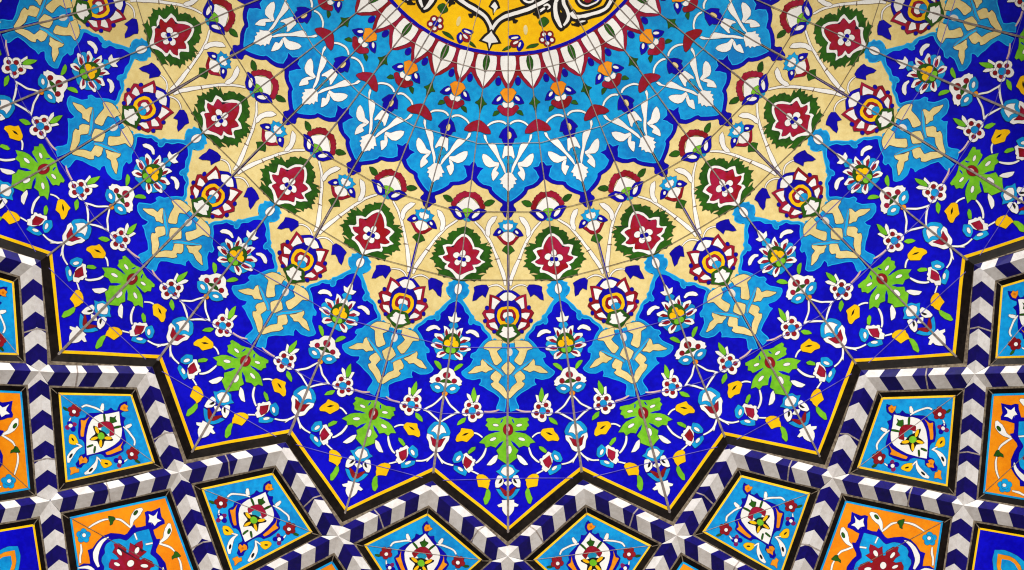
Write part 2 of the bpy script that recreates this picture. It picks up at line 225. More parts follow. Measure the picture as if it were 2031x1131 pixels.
["cream","navy_ivy_leaf",0,"G",[["","navy",2,[42.4,757.5,52.0,757.4,62.5,759.8,68.4,762.5,67.3,770.6,70.3,780.3,71.3,789.7,64.2,787.6,57.8,781.2,51.6,777.5,48.9,779.6,44.9,782.9,42.2,774.0,38.4,764.6],"p"],["stem","white",1,[6.5,769.5,7.3,768.5,8.4,767.0,9.7,765.6,11.2,764.2,13.0,762.7,15.0,761.4,17.3,760.3,19.8,759.4,22.5,758.8,25.4,758.8,28.6,759.1,31.7,759.7,35.0,760.7,38.2,762.0,40.6,762.9,41.1,761.7,38.9,760.5,35.7,758.9,32.3,757.5,29.0,756.8,25.6,756.3,22.2,756.2,19.1,756.9,16.3,757.9,13.7,759.2,11.5,760.6,9.5,762.2,7.8,763.8,6.4,765.5,5.3,767.1,4.6,768.3],"po"]]],
["cream","lotus_flower",0,"A",[["","navy",3,[0,768.4,9.6,768.9,16.0,773.2,25.7,780.5,24.1,795.1,29.0,806.4,27.5,834.0,19.5,846.3,13.0,843.9,0,840.6],"h"],["petals","red",4,[12.8,787.8,20.0,782.9,27.3,779.6,36.6,776.9,36.6,785.3,38.9,805.5,47.5,809.9,51.8,815.3,47.5,822.6,42.7,830.4,43.9,841.3,34.0,849.0,25.1,852.3,20.3,850.3,24.3,834.0,28.2,817.8,26.6,806.4,20.1,796.7],"gp"],["petals","white",5,[0,772.7,7.7,774.0,17.6,782.1,12.5,787.8,7.2,791.0,0,789.4],"h"],["petals","white",5,[15.7,791.8,24.1,786.1,31.3,783.3,33.1,805.6,27.7,807.7,23.3,799.1],"gp"],["petals","white",5,[27.4,816.5,35.4,814.8,43.8,815.3,42.7,820.1,37.1,828.8,27.4,823.9],"gp"],["petals","white",5,[26.7,834.0,38.1,835.6,34.7,842.5,20.3,849.0,21.9,841.4],"gp"],["petals","navy",5,[45.7,804.4,45.0,806.9,43.2,808.4,41.1,808.4,39.3,806.9,38.6,804.4,39.3,801.9,41.0,800.4,43.2,800.4,45.0,801.9],"gs"],["petals","navy",5,[49.5,831.0,48.8,833.3,47.1,834.7,44.9,834.7,43.1,833.3,42.4,831.0,43.1,828.7,44.8,827.3,47.0,827.3,48.8,828.7],"gs"],["petals","navy",5,[31.7,852.3,31.0,854.4,29.1,855.7,26.7,855.7,24.7,854.4,24.0,852.3,24.7,850.2,26.7,848.9,29.0,848.8,31.0,850.1],"gs"],["","navy",6,[0,791.8,12.9,793.8,21.7,801.5,26.6,814.5,25.8,829.1,17.8,843.8,0,843.9],"h"],["heart","yellow",7,[0,801.6,12.9,803.2,20.1,809.6,22.6,821.0,20.2,832.4,14.6,839.7,0,841.4],"h"],["heart","red",8,[0,807.2,9.7,808.8,14.5,816.1,15.7,824.3,12.2,830.8,0,832.4],"h"],["heart","white",9,[0,812.9,8.1,814.5,10.5,821.0,8.1,825.9,0,825.9],"h"],["heart","turq",10,[12.0,829.1,10.3,833.4,5.8,836.1,0.2,836.1,-4.3,833.5,-6.0,829.2,-4.3,824.9,0.2,822.2,5.8,822.2,10.3,824.8],"s"],["base","dgreen",11,[0,837.3,11.4,838.5,16.2,840.5,19.8,850.2,25.5,856.8,14.7,863.6,9.9,869.0,0,874.5],"h"],["base","white",12,[0,844.6,9.0,842.4,13.4,850.3,10.5,852.2,17.9,857.1,11.5,862.5,0,866.3],"hp"]]],
["star","turquoise_lace_border",0,"F",[["","turq2",1,[2.7,875.7,14.3,875.6,27.3,865.3,34.1,870.3,32.9,865.0,36.4,856.9,45.6,847.9,50.3,838.9,58.4,832.0,66.9,829.1,67.6,820.9,74.0,816.0,78.8,806.3,85.9,794.9,91.2,787.6,89.6,783.9,83.4,781.9,78.6,775.5,76.6,769.0,80.9,763.3,78.2,758.2,84.9,754.4,89.6,747.9,98.2,746.1,103.9,789.1,96.4,794.5,90.0,801.4,86.6,812.7,79.7,819.3,77.8,824.1,79.7,827.4,80.6,833.9,77.4,838.8,72.6,838.8,70.6,835.6,64.5,839.2,55.7,841.3,53.0,848.7,42.1,860.1,40.5,865.0,50.2,873.1,58.3,882.9,64.8,893.1,74.5,897.6,76.5,904.2,75.4,906.3,75.4,906.4,70.4,907.9,75.5,919.7,84.3,927.0,94.5,935.1,92.8,941.8,84.5,949.2,69.9,953.0,54.6,949.3,54.6,956.7,59.0,962.6,49.6,966.4,40.9,973.1,27.8,980.6,16.9,990.2,17.9,996.9,22.8,1008.8,22.8,1014.8,3.1,1020.1],"cr"]]],
["star","cream_palmette_inlay",0,"A",[["","cream",2,[12.8,871.2,31.7,871.9,39.0,874.1,44.8,879.2,49.9,885.8,37.6,889.5,33.3,905.0,27.5,918.3,23.9,920.5,13.0,911.7,20.9,900.6,24.5,891.8,14.3,883.7,15.0,878.6],"gcw"],["","cream",2,[31.9,930.4,41.4,924.2,51.5,910.1,53.7,913.8,53.7,923.4,65.4,925.6,74.2,933.7,80.0,937.4,65.4,936.7,52.3,931.5,44.3,935.7,40.7,932.3],"gcw"],["","cream",2,[13.8,943.5,24.7,933.8,33.4,943.4,34.2,949.4,27.7,953.8,28.4,958.3,33.2,960.5,29.2,967.2,17.5,976.1,3.0,991.8,3.0,979.9,9.5,968.0,21.1,958.3],"gcw"],["","cream",2,[0,912.5,7.2,918.4,14.5,927.2,5.8,939.8,0,943.5],"h"],["eye","ivory",2,[8.4,894.0,7.2,899.2,4.2,902.5,0.4,902.5,-2.6,899.3,-3.8,894.1,-2.7,888.9,0.4,885.7,4.2,885.6,7.2,888.8],"s"]]],
["star","ivory_drop",7.5,"A",[["","white",2,[7.5,773.2,5.3,779.5,1.3,783.0,-3.2,782.4,-6.3,778.0,-6.8,771.4,-4.7,765.2,-0.6,761.7,3.8,762.2,6.9,766.7],"s"]]],
["star","turquoise_tendril",0,"G",[["","turqrim",3,[48.8,909.4,45.5,911.4,40.9,914.4,36.5,917.4,32.8,920.0,29.4,922.6,26.0,925.0,22.7,927.5,19.2,930.0,15.8,932.8,12.8,936.4,10.1,940.0,8.3,942.5,10.5,944.5,12.7,942.3,15.8,939.2,18.9,936.4,22.0,934.0,25.5,931.8,29.1,929.3,32.4,926.5,35.6,923.6,39.0,920.6,42.9,917.1,47.0,913.5,49.8,910.8],"po"]]],
["star","ten_petal_star_flower",7.5,"A",[["","turq",2,[0,841.6,-6.8,841.4,-10.5,848.2,-4.9,852.7,-15.8,862.0,-40.8,880.2,-33.4,899.3,-29.5,906.4,-20.5,912.5,-12.8,916.8,0,915.3],"h"],["petal","white",3,[-20.3,849.5,-12.8,851.2,-4.4,858.8,-6.6,866.4,-9.0,872.7,-15.3,871.1,-17.7,861.7],"g"],["petal","white",3,[-36.8,867.5,-31.0,866.6,-22.1,866.9,-16.4,873.4,-16.5,880.8,-27.6,878.5,-36.6,872.8],"g"],["petal","white",3,[-41.6,890.3,-32.3,883.7,-18.8,886.3,-15.6,893.3,-20.2,897.6,-29.9,896.7,-40.0,893.4],"g"],["petal","white",3,[-27.2,914.1,-26.4,905.1,-20.6,900.9,-12.3,899.5,-6.2,902.7,-12.9,910.9,-20.8,915.4],"g"],["petal","white",3,[0,851.0,-5.2,855.1,-8.2,866.2,0,870.6],"h"],["petal","red",4,[-14.2,855.2,-10.7,862.6,-9.8,872.6,-14.2,868.7,-15.8,861.9],"g"],["petal","red",4,[-31.8,873.4,-25.2,872.6,-18.6,878.0,-18.3,881.7,-26.0,878.7],"g"],["petal","red",4,[-34.3,890.2,-25.6,888.3,-18.6,891.2,-18.2,894.6,-26.4,894.8],"g"],["petal","red",4,[-21.8,909.8,-19.4,904.3,-12.5,901.1,-9.2,903.2,-14.9,906.9],"g"],["heart","dgreen",5,[18.0,886.3,13.1,898.5,3.2,905.1,-7.9,903.7,-15.9,894.8,-17.8,881.8,-12.8,869.6,-2.9,863.0,8.2,864.4,16.2,873.3],"s"],["heart","yellow",6,[7.5,875.6,5.8,878.7,2.2,880.2,-1.9,879.7,-5.0,877.3,-5.9,873.9,-4.2,870.8,-0.6,869.2,3.5,869.8,6.6,872.2],"s"],["heart","yellow",6,[-1.8,885.1,-3.6,889.1,-7.3,891.3,-11.4,890.8,-14.5,887.7,-15.2,883.4,-13.4,879.4,-9.7,877.2,-5.6,877.7,-2.6,880.7],"gs"],["heart","lgreen",6,[0.7,897.8,-0.8,901.1,-3.7,902.9,-7.1,902.4,-9.6,900.0,-10.2,896.4,-8.7,893.1,-5.7,891.3,-2.4,891.8,0.1,894.2],"gs"]]],
["star","white_fleuron",7.5,"A",[["","white",2,[0,815.7,-2.6,821.0,-5.1,830.5,-13.7,829.4,-9.3,838.5,0,841.6],"h"],["horn","white",2,[-55.3,863.8,-52.9,857.2,-47.1,852.7,-40.4,850.9,-33.2,851.5,-26.3,857.3,-28.6,860.3,-36.4,858.0,-44.1,860.8,-50.2,864.5],"gc"]]],
["star","green_seed",7.5,"G",[["","lgreen",2,[-30.2,923.1,-21.8,923.1,-14.6,930.6,-13.0,939.1,-17.1,938.1,-24.5,931.8],"s"]]],
["star","crimson_fan_flower",7.5,"A",[["","white",2,[0,932.8,-11.3,937.0,-15.3,943.1,-18.4,948.6,-26.2,952.0,-28.7,955.5,-33.1,958.8,-31.4,963.5,-33.4,966.6,-29.1,968.8,-19.9,974.1,0,976.1],"h"],["spot","red",3,[-12.1,961.1,-13.4,963.9,-16.0,965.4,-19.0,965.0,-21.2,962.9,-21.8,959.9,-20.5,957.1,-17.9,955.6,-14.9,956.0,-12.7,958.1],"gs"],["spot","red",3,[6.4,950.6,4.6,954.2,0.8,956.1,-3.6,955.6,-6.8,952.8,-7.7,948.7,-5.9,945.1,-2.0,943.2,2.3,943.7,5.6,946.5],"s"],["spot","dgreen",3,[0,956.3,-8.5,960.6,-13.0,964.2,-5.9,965.9,0,966.0],"h"],["leaf","turq",4,[-31.5,972.6,-22.3,967.1,-11.1,968.2,-3.4,974.5,-2.3,983.0,-13.5,987.9,-24.4,983.5],"g"],["eye","white",5,[-10.1,978.3,-11.7,979.8,-14.9,980.1,-18.3,979.0,-20.8,977.0,-21.3,974.8,-19.6,973.3,-16.5,973.0,-13.1,974.1,-10.6,976.1],"gs"],["node","orange",5,[7.0,988.8,5.6,991.4,2.7,992.7,-0.7,992.2,-3.2,990.2,-4.0,987.4,-2.6,984.8,0.4,983.5,3.7,983.9,6.3,986.0],"s"]]],
["star","white_vine",0,"G",[["","white",1,[126.6,983.3,125.1,985.8,122.9,989.3,120.6,993.0,118.7,996.6,116.7,1000.2,114.4,1003.5,111.5,1006.6,108.2,1009.6,104.9,1012.5,101.8,1015.5,98.8,1018.3,96.8,1020.3,99.3,1022.9,101.3,1021.0,104.2,1018.1,107.3,1015.2,110.5,1012.3,114.0,1009.2,117.2,1005.8,119.7,1002.2,121.8,998.4,123.7,994.8,125.7,991.0,127.6,987.3,128.9,984.6],"p"],["","white",1,[97.7,1021.3,100.2,1021.9,103.7,1022.8,107.1,1024.0,110.2,1025.3,113.4,1027.0,116.7,1028.8,120.0,1030.6,123.4,1032.5,126.4,1034.3,129.4,1036.0,132.2,1037.6,134.1,1038.7,135.4,1036.8,133.7,1035.3,131.1,1033.4,128.3,1031.2,125.2,1029.3,121.9,1027.2,118.5,1025.3,115.2,1023.5,111.9,1021.7,108.4,1020.2,104.6,1019.2,100.9,1018.5,98.4,1018.0],"p"],["","pinkw",1,[16.5,1015.7,19.0,1016.7,22.5,1018.0,26.2,1019.2,29.5,1019.7,32.8,1020.0,36.3,1020.2,40.4,1020.2,44.7,1020.1,47.7,1020.0,47.7,1017.0,44.7,1017.0,40.4,1017.0,36.4,1016.9,33.1,1016.6,30.0,1016.2,26.9,1015.6,23.4,1014.9,19.7,1014.1,17.1,1013.5],"p"],["","white",1,[51.3,1072.6,52.6,1071.5,54.3,1069.9,56.2,1068.4,58.1,1067.1,60.2,1065.8,62.3,1064.8,64.7,1064.2,67.3,1063.8,69.2,1063.5,68.9,1060.6,66.9,1060.7,64.1,1061.0,61.2,1061.7,58.7,1062.8,56.4,1064.3,54.3,1065.8,52.3,1067.6,50.6,1069.4,49.5,1070.6],"p"],["","white",1,[41.7,1093.3,42.1,1095.5,42.7,1098.7,43.7,1102.1,45.0,1105.4,46.6,1109.0,48.7,1112.6,51.5,1116.0,54.6,1119.3,57.5,1122.0,60.4,1123.9,62.9,1125.2,64.6,1125.9,66.0,1123.3,64.5,1122.3,62.3,1120.8,60.0,1118.9,57.5,1116.3,54.8,1113.1,52.5,1110.0,50.6,1106.9,49.0,1103.6,47.6,1100.5,46.4,1097.5,45.3,1094.6,44.6,1092.6],"p"],["","white",1,[141.7,1102.1,140.3,1104.7,138.3,1108.3,136.2,1111.6,134.2,1114.2,131.9,1116.6,129.4,1118.7,126.8,1120.6,124.1,1122.3,121.1,1123.8,117.1,1125.0,112.7,1126.0,109.6,1126.8,110.2,1129.7,113.4,1129.1,117.9,1128.1,122.2,1126.9,125.7,1125.5,128.8,1123.9,131.8,1121.9,134.5,1119.5,137.1,1116.9,139.5,1113.9,141.5,1110.1,143.2,1106.1,144.3,1103.4],"p"],["","white",1,[133.1,1116.3,133.0,1117.2,132.9,1118.4,132.6,1119.8,132.2,1121.6,131.6,1123.6,131.3,1125.1,132.2,1125.5,133.0,1124.3,134.1,1122.4,135.1,1120.8,135.8,1119.4,136.4,1118.3,136.8,1117.6],"p"],["","white",1,[73.0,1139.7,71.1,1140.7,68.3,1142.0,65.6,1143.5,62.8,1145.0,60.1,1146.5,58.1,1147.5,59.7,1150.5,61.6,1149.3,64.3,1147.7,67.0,1146.1,69.6,1144.6,72.3,1143.2,74.2,1142.1],"p"]]],
["star","white_cherry_blossom",0,"G",[["","white",2,[73.1,1008.1,71.2,1014.2,66.2,1017.9,60.0,1017.9,54.9,1014.2,53.0,1008.2,54.9,1002.1,59.9,998.4,66.1,998.4,71.2,1002.1],"c"],["","white",2,[88.8,1003.9,86.9,1010.0,81.9,1013.7,75.7,1013.7,70.7,1010.0,68.7,1004.0,70.6,998.0,75.6,994.2,81.8,994.2,86.9,997.9],"c"],["","white",2,[92.8,1018.3,91.1,1023.8,86.6,1027.2,81.0,1027.2,76.4,1023.8,74.6,1018.4,76.3,1012.9,80.9,1009.5,86.5,1009.5,91.1,1012.9],"c"],["","white",2,[80.2,1030.5,78.4,1036.3,73.6,1039.9,67.5,1040.0,62.6,1036.4,60.7,1030.5,62.6,1024.7,67.4,1021.0,73.4,1021.0,78.3,1024.6],"c"],["","white",2,[67.2,1023.0,65.4,1028.7,60.7,1032.2,54.9,1032.2,50.2,1028.7,48.4,1023.1,50.1,1017.4,54.8,1013.9,60.6,1013.9,65.4,1017.4],"c"],["","white",2,[85.0,1016.4,82.6,1024.1,76.1,1029.0,68.1,1029.0,61.6,1024.2,59.0,1016.4,61.5,1008.6,67.9,1003.8,76.0,1003.8,82.5,1008.6],"c"],["","white",2,[56.1,983.4,62.1,984.7,65.4,999.0,60.6,999.1],"c"],["","white",2,[82.8,979.7,82.4,986.6,75.2,999.0,70.3,998.2,75.9,983.3],"c"],["spot","dred",3,[67.6,1008.1,66.7,1010.8,64.5,1012.5,61.7,1012.5,59.4,1010.9,58.5,1008.1,59.4,1005.4,61.6,1003.7,64.4,1003.7,66.7,1005.4],"c"],["spot","dred",3,[82.8,1004.1,82.0,1006.7,79.8,1008.4,77.1,1008.4,74.9,1006.7,74.1,1004.1,74.9,1001.5,77.1,999.9,79.8,999.9,82.0,1001.5],"c"],["spot","dred",3,[86.3,1018.3,85.5,1020.9,83.3,1022.6,80.6,1022.6,78.4,1021.0,77.6,1018.3,78.4,1015.7,80.6,1014.1,83.3,1014.1,85.5,1015.7],"c"],["spot","dred",3,[75.0,1028.0,74.2,1030.7,71.9,1032.4,69.1,1032.4,66.8,1030.7,65.9,1028.0,66.8,1025.3,69.0,1023.6,71.9,1023.6,74.1,1025.2],"c"],["spot","dred",3,[63.3,1022.2,62.5,1024.7,60.4,1026.3,57.8,1026.3,55.7,1024.8,54.8,1022.2,55.6,1019.7,57.7,1018.1,60.4,1018.1,62.5,1019.7],"c"],["heart","turq",3,[78.8,1016.7,77.5,1021.2,74.0,1023.9,69.5,1024.0,65.9,1021.2,64.6,1016.7,65.9,1012.2,69.5,1009.5,73.9,1009.5,77.5,1012.2],"s"],["leaf","lgreen",4,[68.5,967.1,72.1,974.2,73.8,984.9,71.9,993.2,68.7,998.5,64.6,993.2,62.8,985.8,65.3,975.9],"c"],["leaf","lgreen",1,[83.5,1030.0,91.6,1031.3,99.8,1037.5,102.8,1045.8,95.0,1043.7,86.8,1039.6],"c"]]],
["star","red_tulip",7.5,"A",[["","white",2,[0,1073.5,-15.6,1071.5,-22.8,1073.9,-22.7,1082.3,-17.8,1089.6,-13.3,1103.7,-7.0,1108.7,0,1110.4],"h"],["","red",3,[0,1083.3,-8.7,1082.4,-15.2,1078.6,-11.8,1087.0,-8.8,1096.2,0,1102.0],"h"],["","turq",4,[0,1046.2,-11.4,1047.7,-18.6,1056.0,-23.4,1065.4,-22.3,1072.6,-11.2,1075.4,-5.6,1083.1,0,1084.3],"h"],["","white",5,[0,1053.3,-5.1,1052.7,-10.4,1058.7,-15.6,1068.4,-11.1,1067.8,-5.6,1070.2,0,1078.2],"h"]]],
["star","green_vine_rosette",0,"A",[["","lgreen",3,[0,1026.5,12.0,1031.1,21.8,1033.1,28.2,1031.8,41.2,1031.7,43.4,1036.4,39.7,1040.0,44.2,1047.1,39.4,1051.3,38.1,1057.1,30.8,1058.3,20.2,1059.3,26.7,1062.2,36.5,1064.6,44.7,1069.6,57.0,1082.5,46.4,1084.6,43.2,1092.6,33.4,1088.8,23.6,1092.6,15.4,1083.0,8.9,1080.0,12.2,1088.3,22.3,1098.3,20.4,1103.0,17.9,1106.3,19.6,1114.7,10.7,1121.4,7.4,1124.0,0,1129.9],"hp"],["spot","white",4,[29.8,1045.2,28.9,1047.0,26.1,1048.5,22.3,1049.2,19.1,1048.8,17.7,1047.5,18.6,1045.7,21.4,1044.2,25.2,1043.5,28.4,1043.9],"g"],["spot","white",4,[35.9,1077.3,34.0,1078.7,30.3,1078.7,26.1,1077.3,23.0,1075.1,22.2,1072.9,24.1,1071.5,27.9,1071.5,32.1,1072.9,35.1,1075.1],"g"],["spot","white",4,[8.3,1097.2,7.5,1102.1,5.4,1105.1,2.8,1105.1,0.6,1102.1,-0.2,1097.2,0.6,1092.3,2.7,1089.3,5.3,1089.2,7.5,1092.3],"s"],["notch","field",4,[13.4,1058.9,26.7,1057.6,40.6,1058.8,29.2,1061.6,20.2,1061.3],"g"],["notch","field",4,[6.9,1077.7,15.4,1083.3,24.9,1094.3,22.3,1095.5,12.2,1088.3],"g"],["notch","field",4,[11.2,1033.1,14.5,1043.1,10.4,1039.8,9.1,1034.8],"g"],["heart","dred",5,[11.3,1055.5,9.4,1062.6,4.6,1066.9,-1.5,1066.9,-6.4,1062.6,-8.3,1055.6,-6.4,1048.5,-1.5,1044.2,4.5,1044.2,9.4,1048.5],"s"],["heart","pinkw",6,[4.4,1053.9,3.9,1057.0,2.4,1058.9,0.6,1058.9,-0.9,1057.0,-1.4,1053.9,-0.9,1050.7,0.6,1048.8,2.4,1048.8,3.9,1050.7],"s"]]],
["star","white_willow_leaf",0,"G",[["","white",2,[19.6,1107.0,26.9,1110.3,35.1,1119.8,42.5,1129.3,33.5,1130.1,25.3,1124.3,20.7,1115.6],"c"]]],
["star","yellow_bud",0,"G",[["","yellow",2,[68.2,1059.9,72.3,1054.9,85.3,1052.8,93.1,1052.0,95.4,1059.5,101.9,1066.4,105.3,1075.2,102.5,1079.7,91.9,1077.3,82.2,1080.3,75.6,1073.7,67.8,1066.5],"c"],["slit","black",3,[77.5,1061.5,85.3,1062.3,92.7,1067.3,85.4,1067.0],"c"]]],
["star","green_seed",0,"G",[["","lgreen",2,[64.0,1090.4,72.5,1091.7,80.7,1100.3,78.3,1105.8,70.9,1101.2,65.2,1096.2],"c"]]],
["star","small_red_carnation",0,"G",[["","white",2,[64.8,1119.2,68.1,1115.5,71.0,1115.8,72.6,1110.5,77.5,1108.8,83.1,1101.7,92.1,1107.1,91.6,1123.8,86.6,1137.2,78.5,1145.2,73.6,1140.9,69.8,1139.2,71.7,1132.2,67.5,1128.9,68.1,1123.8],"c"],["","red",3,[72.3,1120.8,85.6,1109.6,88.6,1118.7,89.8,1127.1,83.4,1136.3,76.8,1131.3],"p"],["leaf","turq",3,[88.9,1108.7,95.0,1097.8,106.8,1103.6,112.1,1117.0,108.6,1123.7,98.8,1122.4,92.2,1117.4],"c"],["eye","white",4,[103.8,1118.8,101.5,1119.1,98.5,1117.3,95.9,1114.1,94.6,1110.8,95.3,1108.6,97.6,1108.3,100.6,1110.0,103.2,1113.2,104.4,1116.5],"c"],["leaf","turq",3,[81.8,1142.2,95.6,1131.8,108.9,1128.7,108.7,1137.1,98.9,1145.5,85.9,1151.9],"c"],["eye","white",4,[100.6,1132.4,100.7,1134.6,99.0,1137.6,95.9,1140.3,92.7,1141.6,90.6,1141.1,90.5,1138.9,92.3,1135.9,95.3,1133.2,98.5,1131.9],"c"]]],
["star","yellow_tulip",0,"G",[["","yellow",2,[35.3,1161.6,43.4,1153.2,50.8,1149.3,59.8,1149.0,63.9,1154.0,61.5,1166.1,60.2,1175.0,51.7,1175.9,45.2,1177.6,41.1,1181.3,37.3,1170.9,37.8,1165.8],"c"],["leaf","lgreen",1,[39.5,1179.3,43.6,1180.9,47.2,1194.4,50.5,1201.1,47.3,1213.2,42.1,1211.6,36.8,1199.5,35.7,1187.7],"c"]]],
["star","tip_lily",0,"A",[["","turq",2,[0,1127.4,10.7,1130.4,15.6,1138.7,24.1,1142.4,17.3,1147.8,14.0,1154.2,0,1160.1],"h"],["","white",3,[0,1132.1,9.1,1135.7,13.7,1144.1,9.1,1149.5,0,1154.2],"h"],["leaf","white",3,[12.4,1152.5,20.5,1151.3,25.8,1165.8,25.1,1177.6,19.0,1177.9,10.8,1171.3,7.8,1162.5],"g"],["leaf","black",4,[12.1,1157.1,15.7,1161.7,19.3,1169.5,14.1,1167.9,10.8,1162.8],"g"],["","white",3,[0,1162.5,9.5,1167.6,0,1176.0],"h"],["","turq",2,[0,1184.4,10.8,1182.7,20.7,1181.0,24.7,1181.0,17.4,1193.1,9.3,1201.6,0,1204.6],"h"],["","dred",3,[0,1187.7,7.6,1181.3,14.4,1176.8,17.0,1177.6,10.9,1188.6,6.0,1195.3,0,1196.5],"h"],["fleuron","white",2,[0,1204.6,12.9,1204.6,12.2,1209.6,22.1,1214.7,19.1,1218.7,12.3,1218.4,12.0,1225.6,8.5,1231.9,0,1240.9],"hp"]]],
["medallion","arabesque_band",-7.2,"M",[["","white",3,[2.5,264.6,3.1,262.2,3.9,258.9,5.3,255.5,7.3,251.5,10.0,247.1,12.9,243.2,16.1,240.1,19.6,237.4,23.3,234.9,27.3,232.7,31.7,230.7,36.7,228.6,42.3,226.1,48.2,223.5,53.9,221.0,59.2,218.8,64.2,216.8,69.3,214.4,74.2,211.4,78.8,208.2,83.0,205.3,86.7,202.9,90.4,200.6,94.4,197.8,99.2,193.8,104.2,189.5,107.6,186.4,102.8,181.2,99.3,184.2,94.5,188.5,89.9,192.2,86.3,194.8,82.8,197.0,78.9,199.5,74.6,202.4,70.2,205.5,65.8,208.2,61.3,210.5,56.4,212.7,51.3,215.0,45.5,217.5,39.6,220.1,34.0,222.6,29.0,224.8,24.3,226.9,19.8,229.4,15.7,232.4,11.8,235.7,8.3,239.4,5.0,243.9,2.0,248.7,-0.3,253.2,-1.5,257.5,-2.0,261.3,-2.3,263.8],"pgb"],["","white",3,[85.6,216.6,87.7,215.6,90.5,213.9,93.3,212.3,95.6,210.1,97.9,207.9,99.5,206.3,97.1,203.6,95.3,204.9,92.7,206.8,90.2,208.8,88.1,211.3,86.1,213.8,84.8,215.7],"pgb"],["","white",3,[146.8,208.8,148.3,211.0,151.0,214.4,155.2,217.4,160.3,217.8,165.0,217.1,169.6,215.9,174.4,214.5,179.3,212.6,183.8,210.8,187.9,209.2,191.7,207.6,195.4,206.0,199.0,204.4,202.4,202.8,206.0,200.9,209.9,198.7,214.1,196.2,217.9,192.9,220.7,189.0,222.6,184.8,224.4,180.7,226.5,175.8,228.6,170.6,230.1,167.0,223.3,164.5,222.0,168.2,220.1,173.3,218.2,178.3,216.7,182.4,215.2,186.1,213.4,189.0,210.5,191.4,206.8,193.7,203.0,195.8,199.7,197.5,196.4,199.1,193.0,200.5,189.4,201.9,185.6,203.3,181.5,204.7,176.9,206.3,172.2,207.9,167.8,209.1,163.7,209.7,160.2,209.9,158.1,209.6,156.4,208.6,154.2,206.3,152.5,204.5],"pgb"],["","white",3,[116.9,178.6,116.0,182.5,114.7,188.1,113.9,193.9,114.0,199.3,114.7,204.3,115.6,209.0,116.6,213.2,117.8,217.2,119.6,221.3,122.5,226.0,125.8,230.8,128.8,234.6,131.6,236.8,133.9,237.8,135.4,238.0,136.8,236.0,136.0,234.8,134.9,233.4,133.7,231.1,131.6,227.3,129.2,222.4,127.2,217.8,125.5,214.3,124.3,211.0,123.2,207.3,122.2,203.0,121.4,198.6,121.1,194.3,121.8,189.3,123.0,184.1,123.9,180.3],"pgb"],["","white",3,[127.0,178.7,127.4,182.5,128.3,187.9,129.7,193.5,132.5,197.8,135.5,201.4,138.1,204.6,140.1,207.9,141.8,211.0,142.7,213.7,142.9,216.3,142.5,218.9,141.7,221.7,140.4,225.4,138.4,229.3,137.1,232.2,140.1,234.1,142.2,231.6,145.0,227.8,147.3,223.9,148.4,220.1,148.9,216.4,148.6,212.5,147.3,208.6,145.3,205.0,143.2,201.4,140.7,197.7,138.2,194.1,136.4,190.7,134.9,186.4,133.8,181.4,132.9,177.7],"pgb"],["","white",4,[167.0,224.6,168.9,224.1,171.6,223.3,174.1,222.5,176.2,221.4,178.2,220.3,179.5,219.5,179.1,218.3,177.5,218.4,175.3,218.8,172.9,219.2,170.4,220.3,167.9,221.5,166.1,222.4],"pgb"],["","white",3,[51.1,191.5,52.0,193.1,53.6,195.5,55.9,197.6,58.9,199.1,62.4,200.1,65.9,200.4,69.4,199.8,72.6,198.4,75.4,196.3,77.1,193.2,77.9,190.0,78.3,187.9,74.8,187.1,74.2,189.2,73.4,191.8,72.3,193.7,70.6,194.9,68.2,195.9,65.7,196.4,63.2,196.2,60.4,195.3,58.2,194.3,56.6,192.9,55.2,191.1,54.2,189.7],"pgb"],["","white",3,[96.4,202.8,98.3,201.5,100.7,199.8,102.3,199.3,103.5,199.7,105.1,200.8,105.8,201.4,105.5,202.4,104.0,204.4,102.8,206.1,104.0,207.2,105.7,206.0,108.0,204.0,109.4,201.2,107.9,198.3,105.3,196.3,102.0,195.3,98.8,196.8,96.2,199.0,94.5,200.6],"pgb"],["","white",3,[156.0,176.4,156.7,178.5,157.9,181.7,159.7,184.8,162.2,187.4,165.2,189.7,168.5,191.4,172.1,192.4,175.8,192.8,179.5,192.4,182.9,191.2,186.0,189.3,189.0,187.5,192.2,185.7,195.5,183.7,198.3,181.2,200.2,177.8,201.4,174.3,202.1,171.9,199.4,171.0,198.6,173.4,197.4,176.6,195.9,179.3,193.6,181.2,190.6,183.1,187.4,184.8,184.4,186.7,181.5,188.4,178.8,189.4,175.9,189.5,172.8,189.1,169.9,188.2,167.2,186.7,164.6,184.7,162.6,182.6,161.1,180.2,160.0,177.4,159.2,175.3],"pgb"],["","black",5,[120.1,191.8,121.4,194.2,123.4,197.7,125.6,201.0,127.9,203.6,130.1,205.8,132.0,207.9,134.0,210.2,135.6,212.5,136.5,214.5,136.6,216.9,136.1,220.0,135.4,223.2,134.9,226.2,134.3,229.0,134.0,231.0,135.4,231.5,136.5,229.8,138.0,227.2,139.3,224.3,140.4,221.1,141.5,217.4,141.7,213.5,140.1,209.9,137.8,207.1,135.5,204.7,133.0,202.6,130.4,200.9,128.0,199.1,125.6,196.3,123.2,193.1,121.5,190.9],"p"],["","black",5,[30.8,239.0,32.8,238.0,35.3,236.8,36.5,236.8,37.9,236.7,40.8,237.7,43.1,238.5,45.1,235.5,43.3,233.7,40.4,231.3,36.2,229.7,32.2,231.7,29.8,234.4,28.4,236.3],"p"],["","black",5,[76.7,219.6,79.1,220.3,82.2,221.1,83.9,222.1,85.2,222.9,86.8,225.0,88.1,226.7,89.9,226.1,89.9,223.9,89.3,220.7,87.4,217.3,83.5,216.1,79.7,216.0,77.1,216.1],"p"]]],
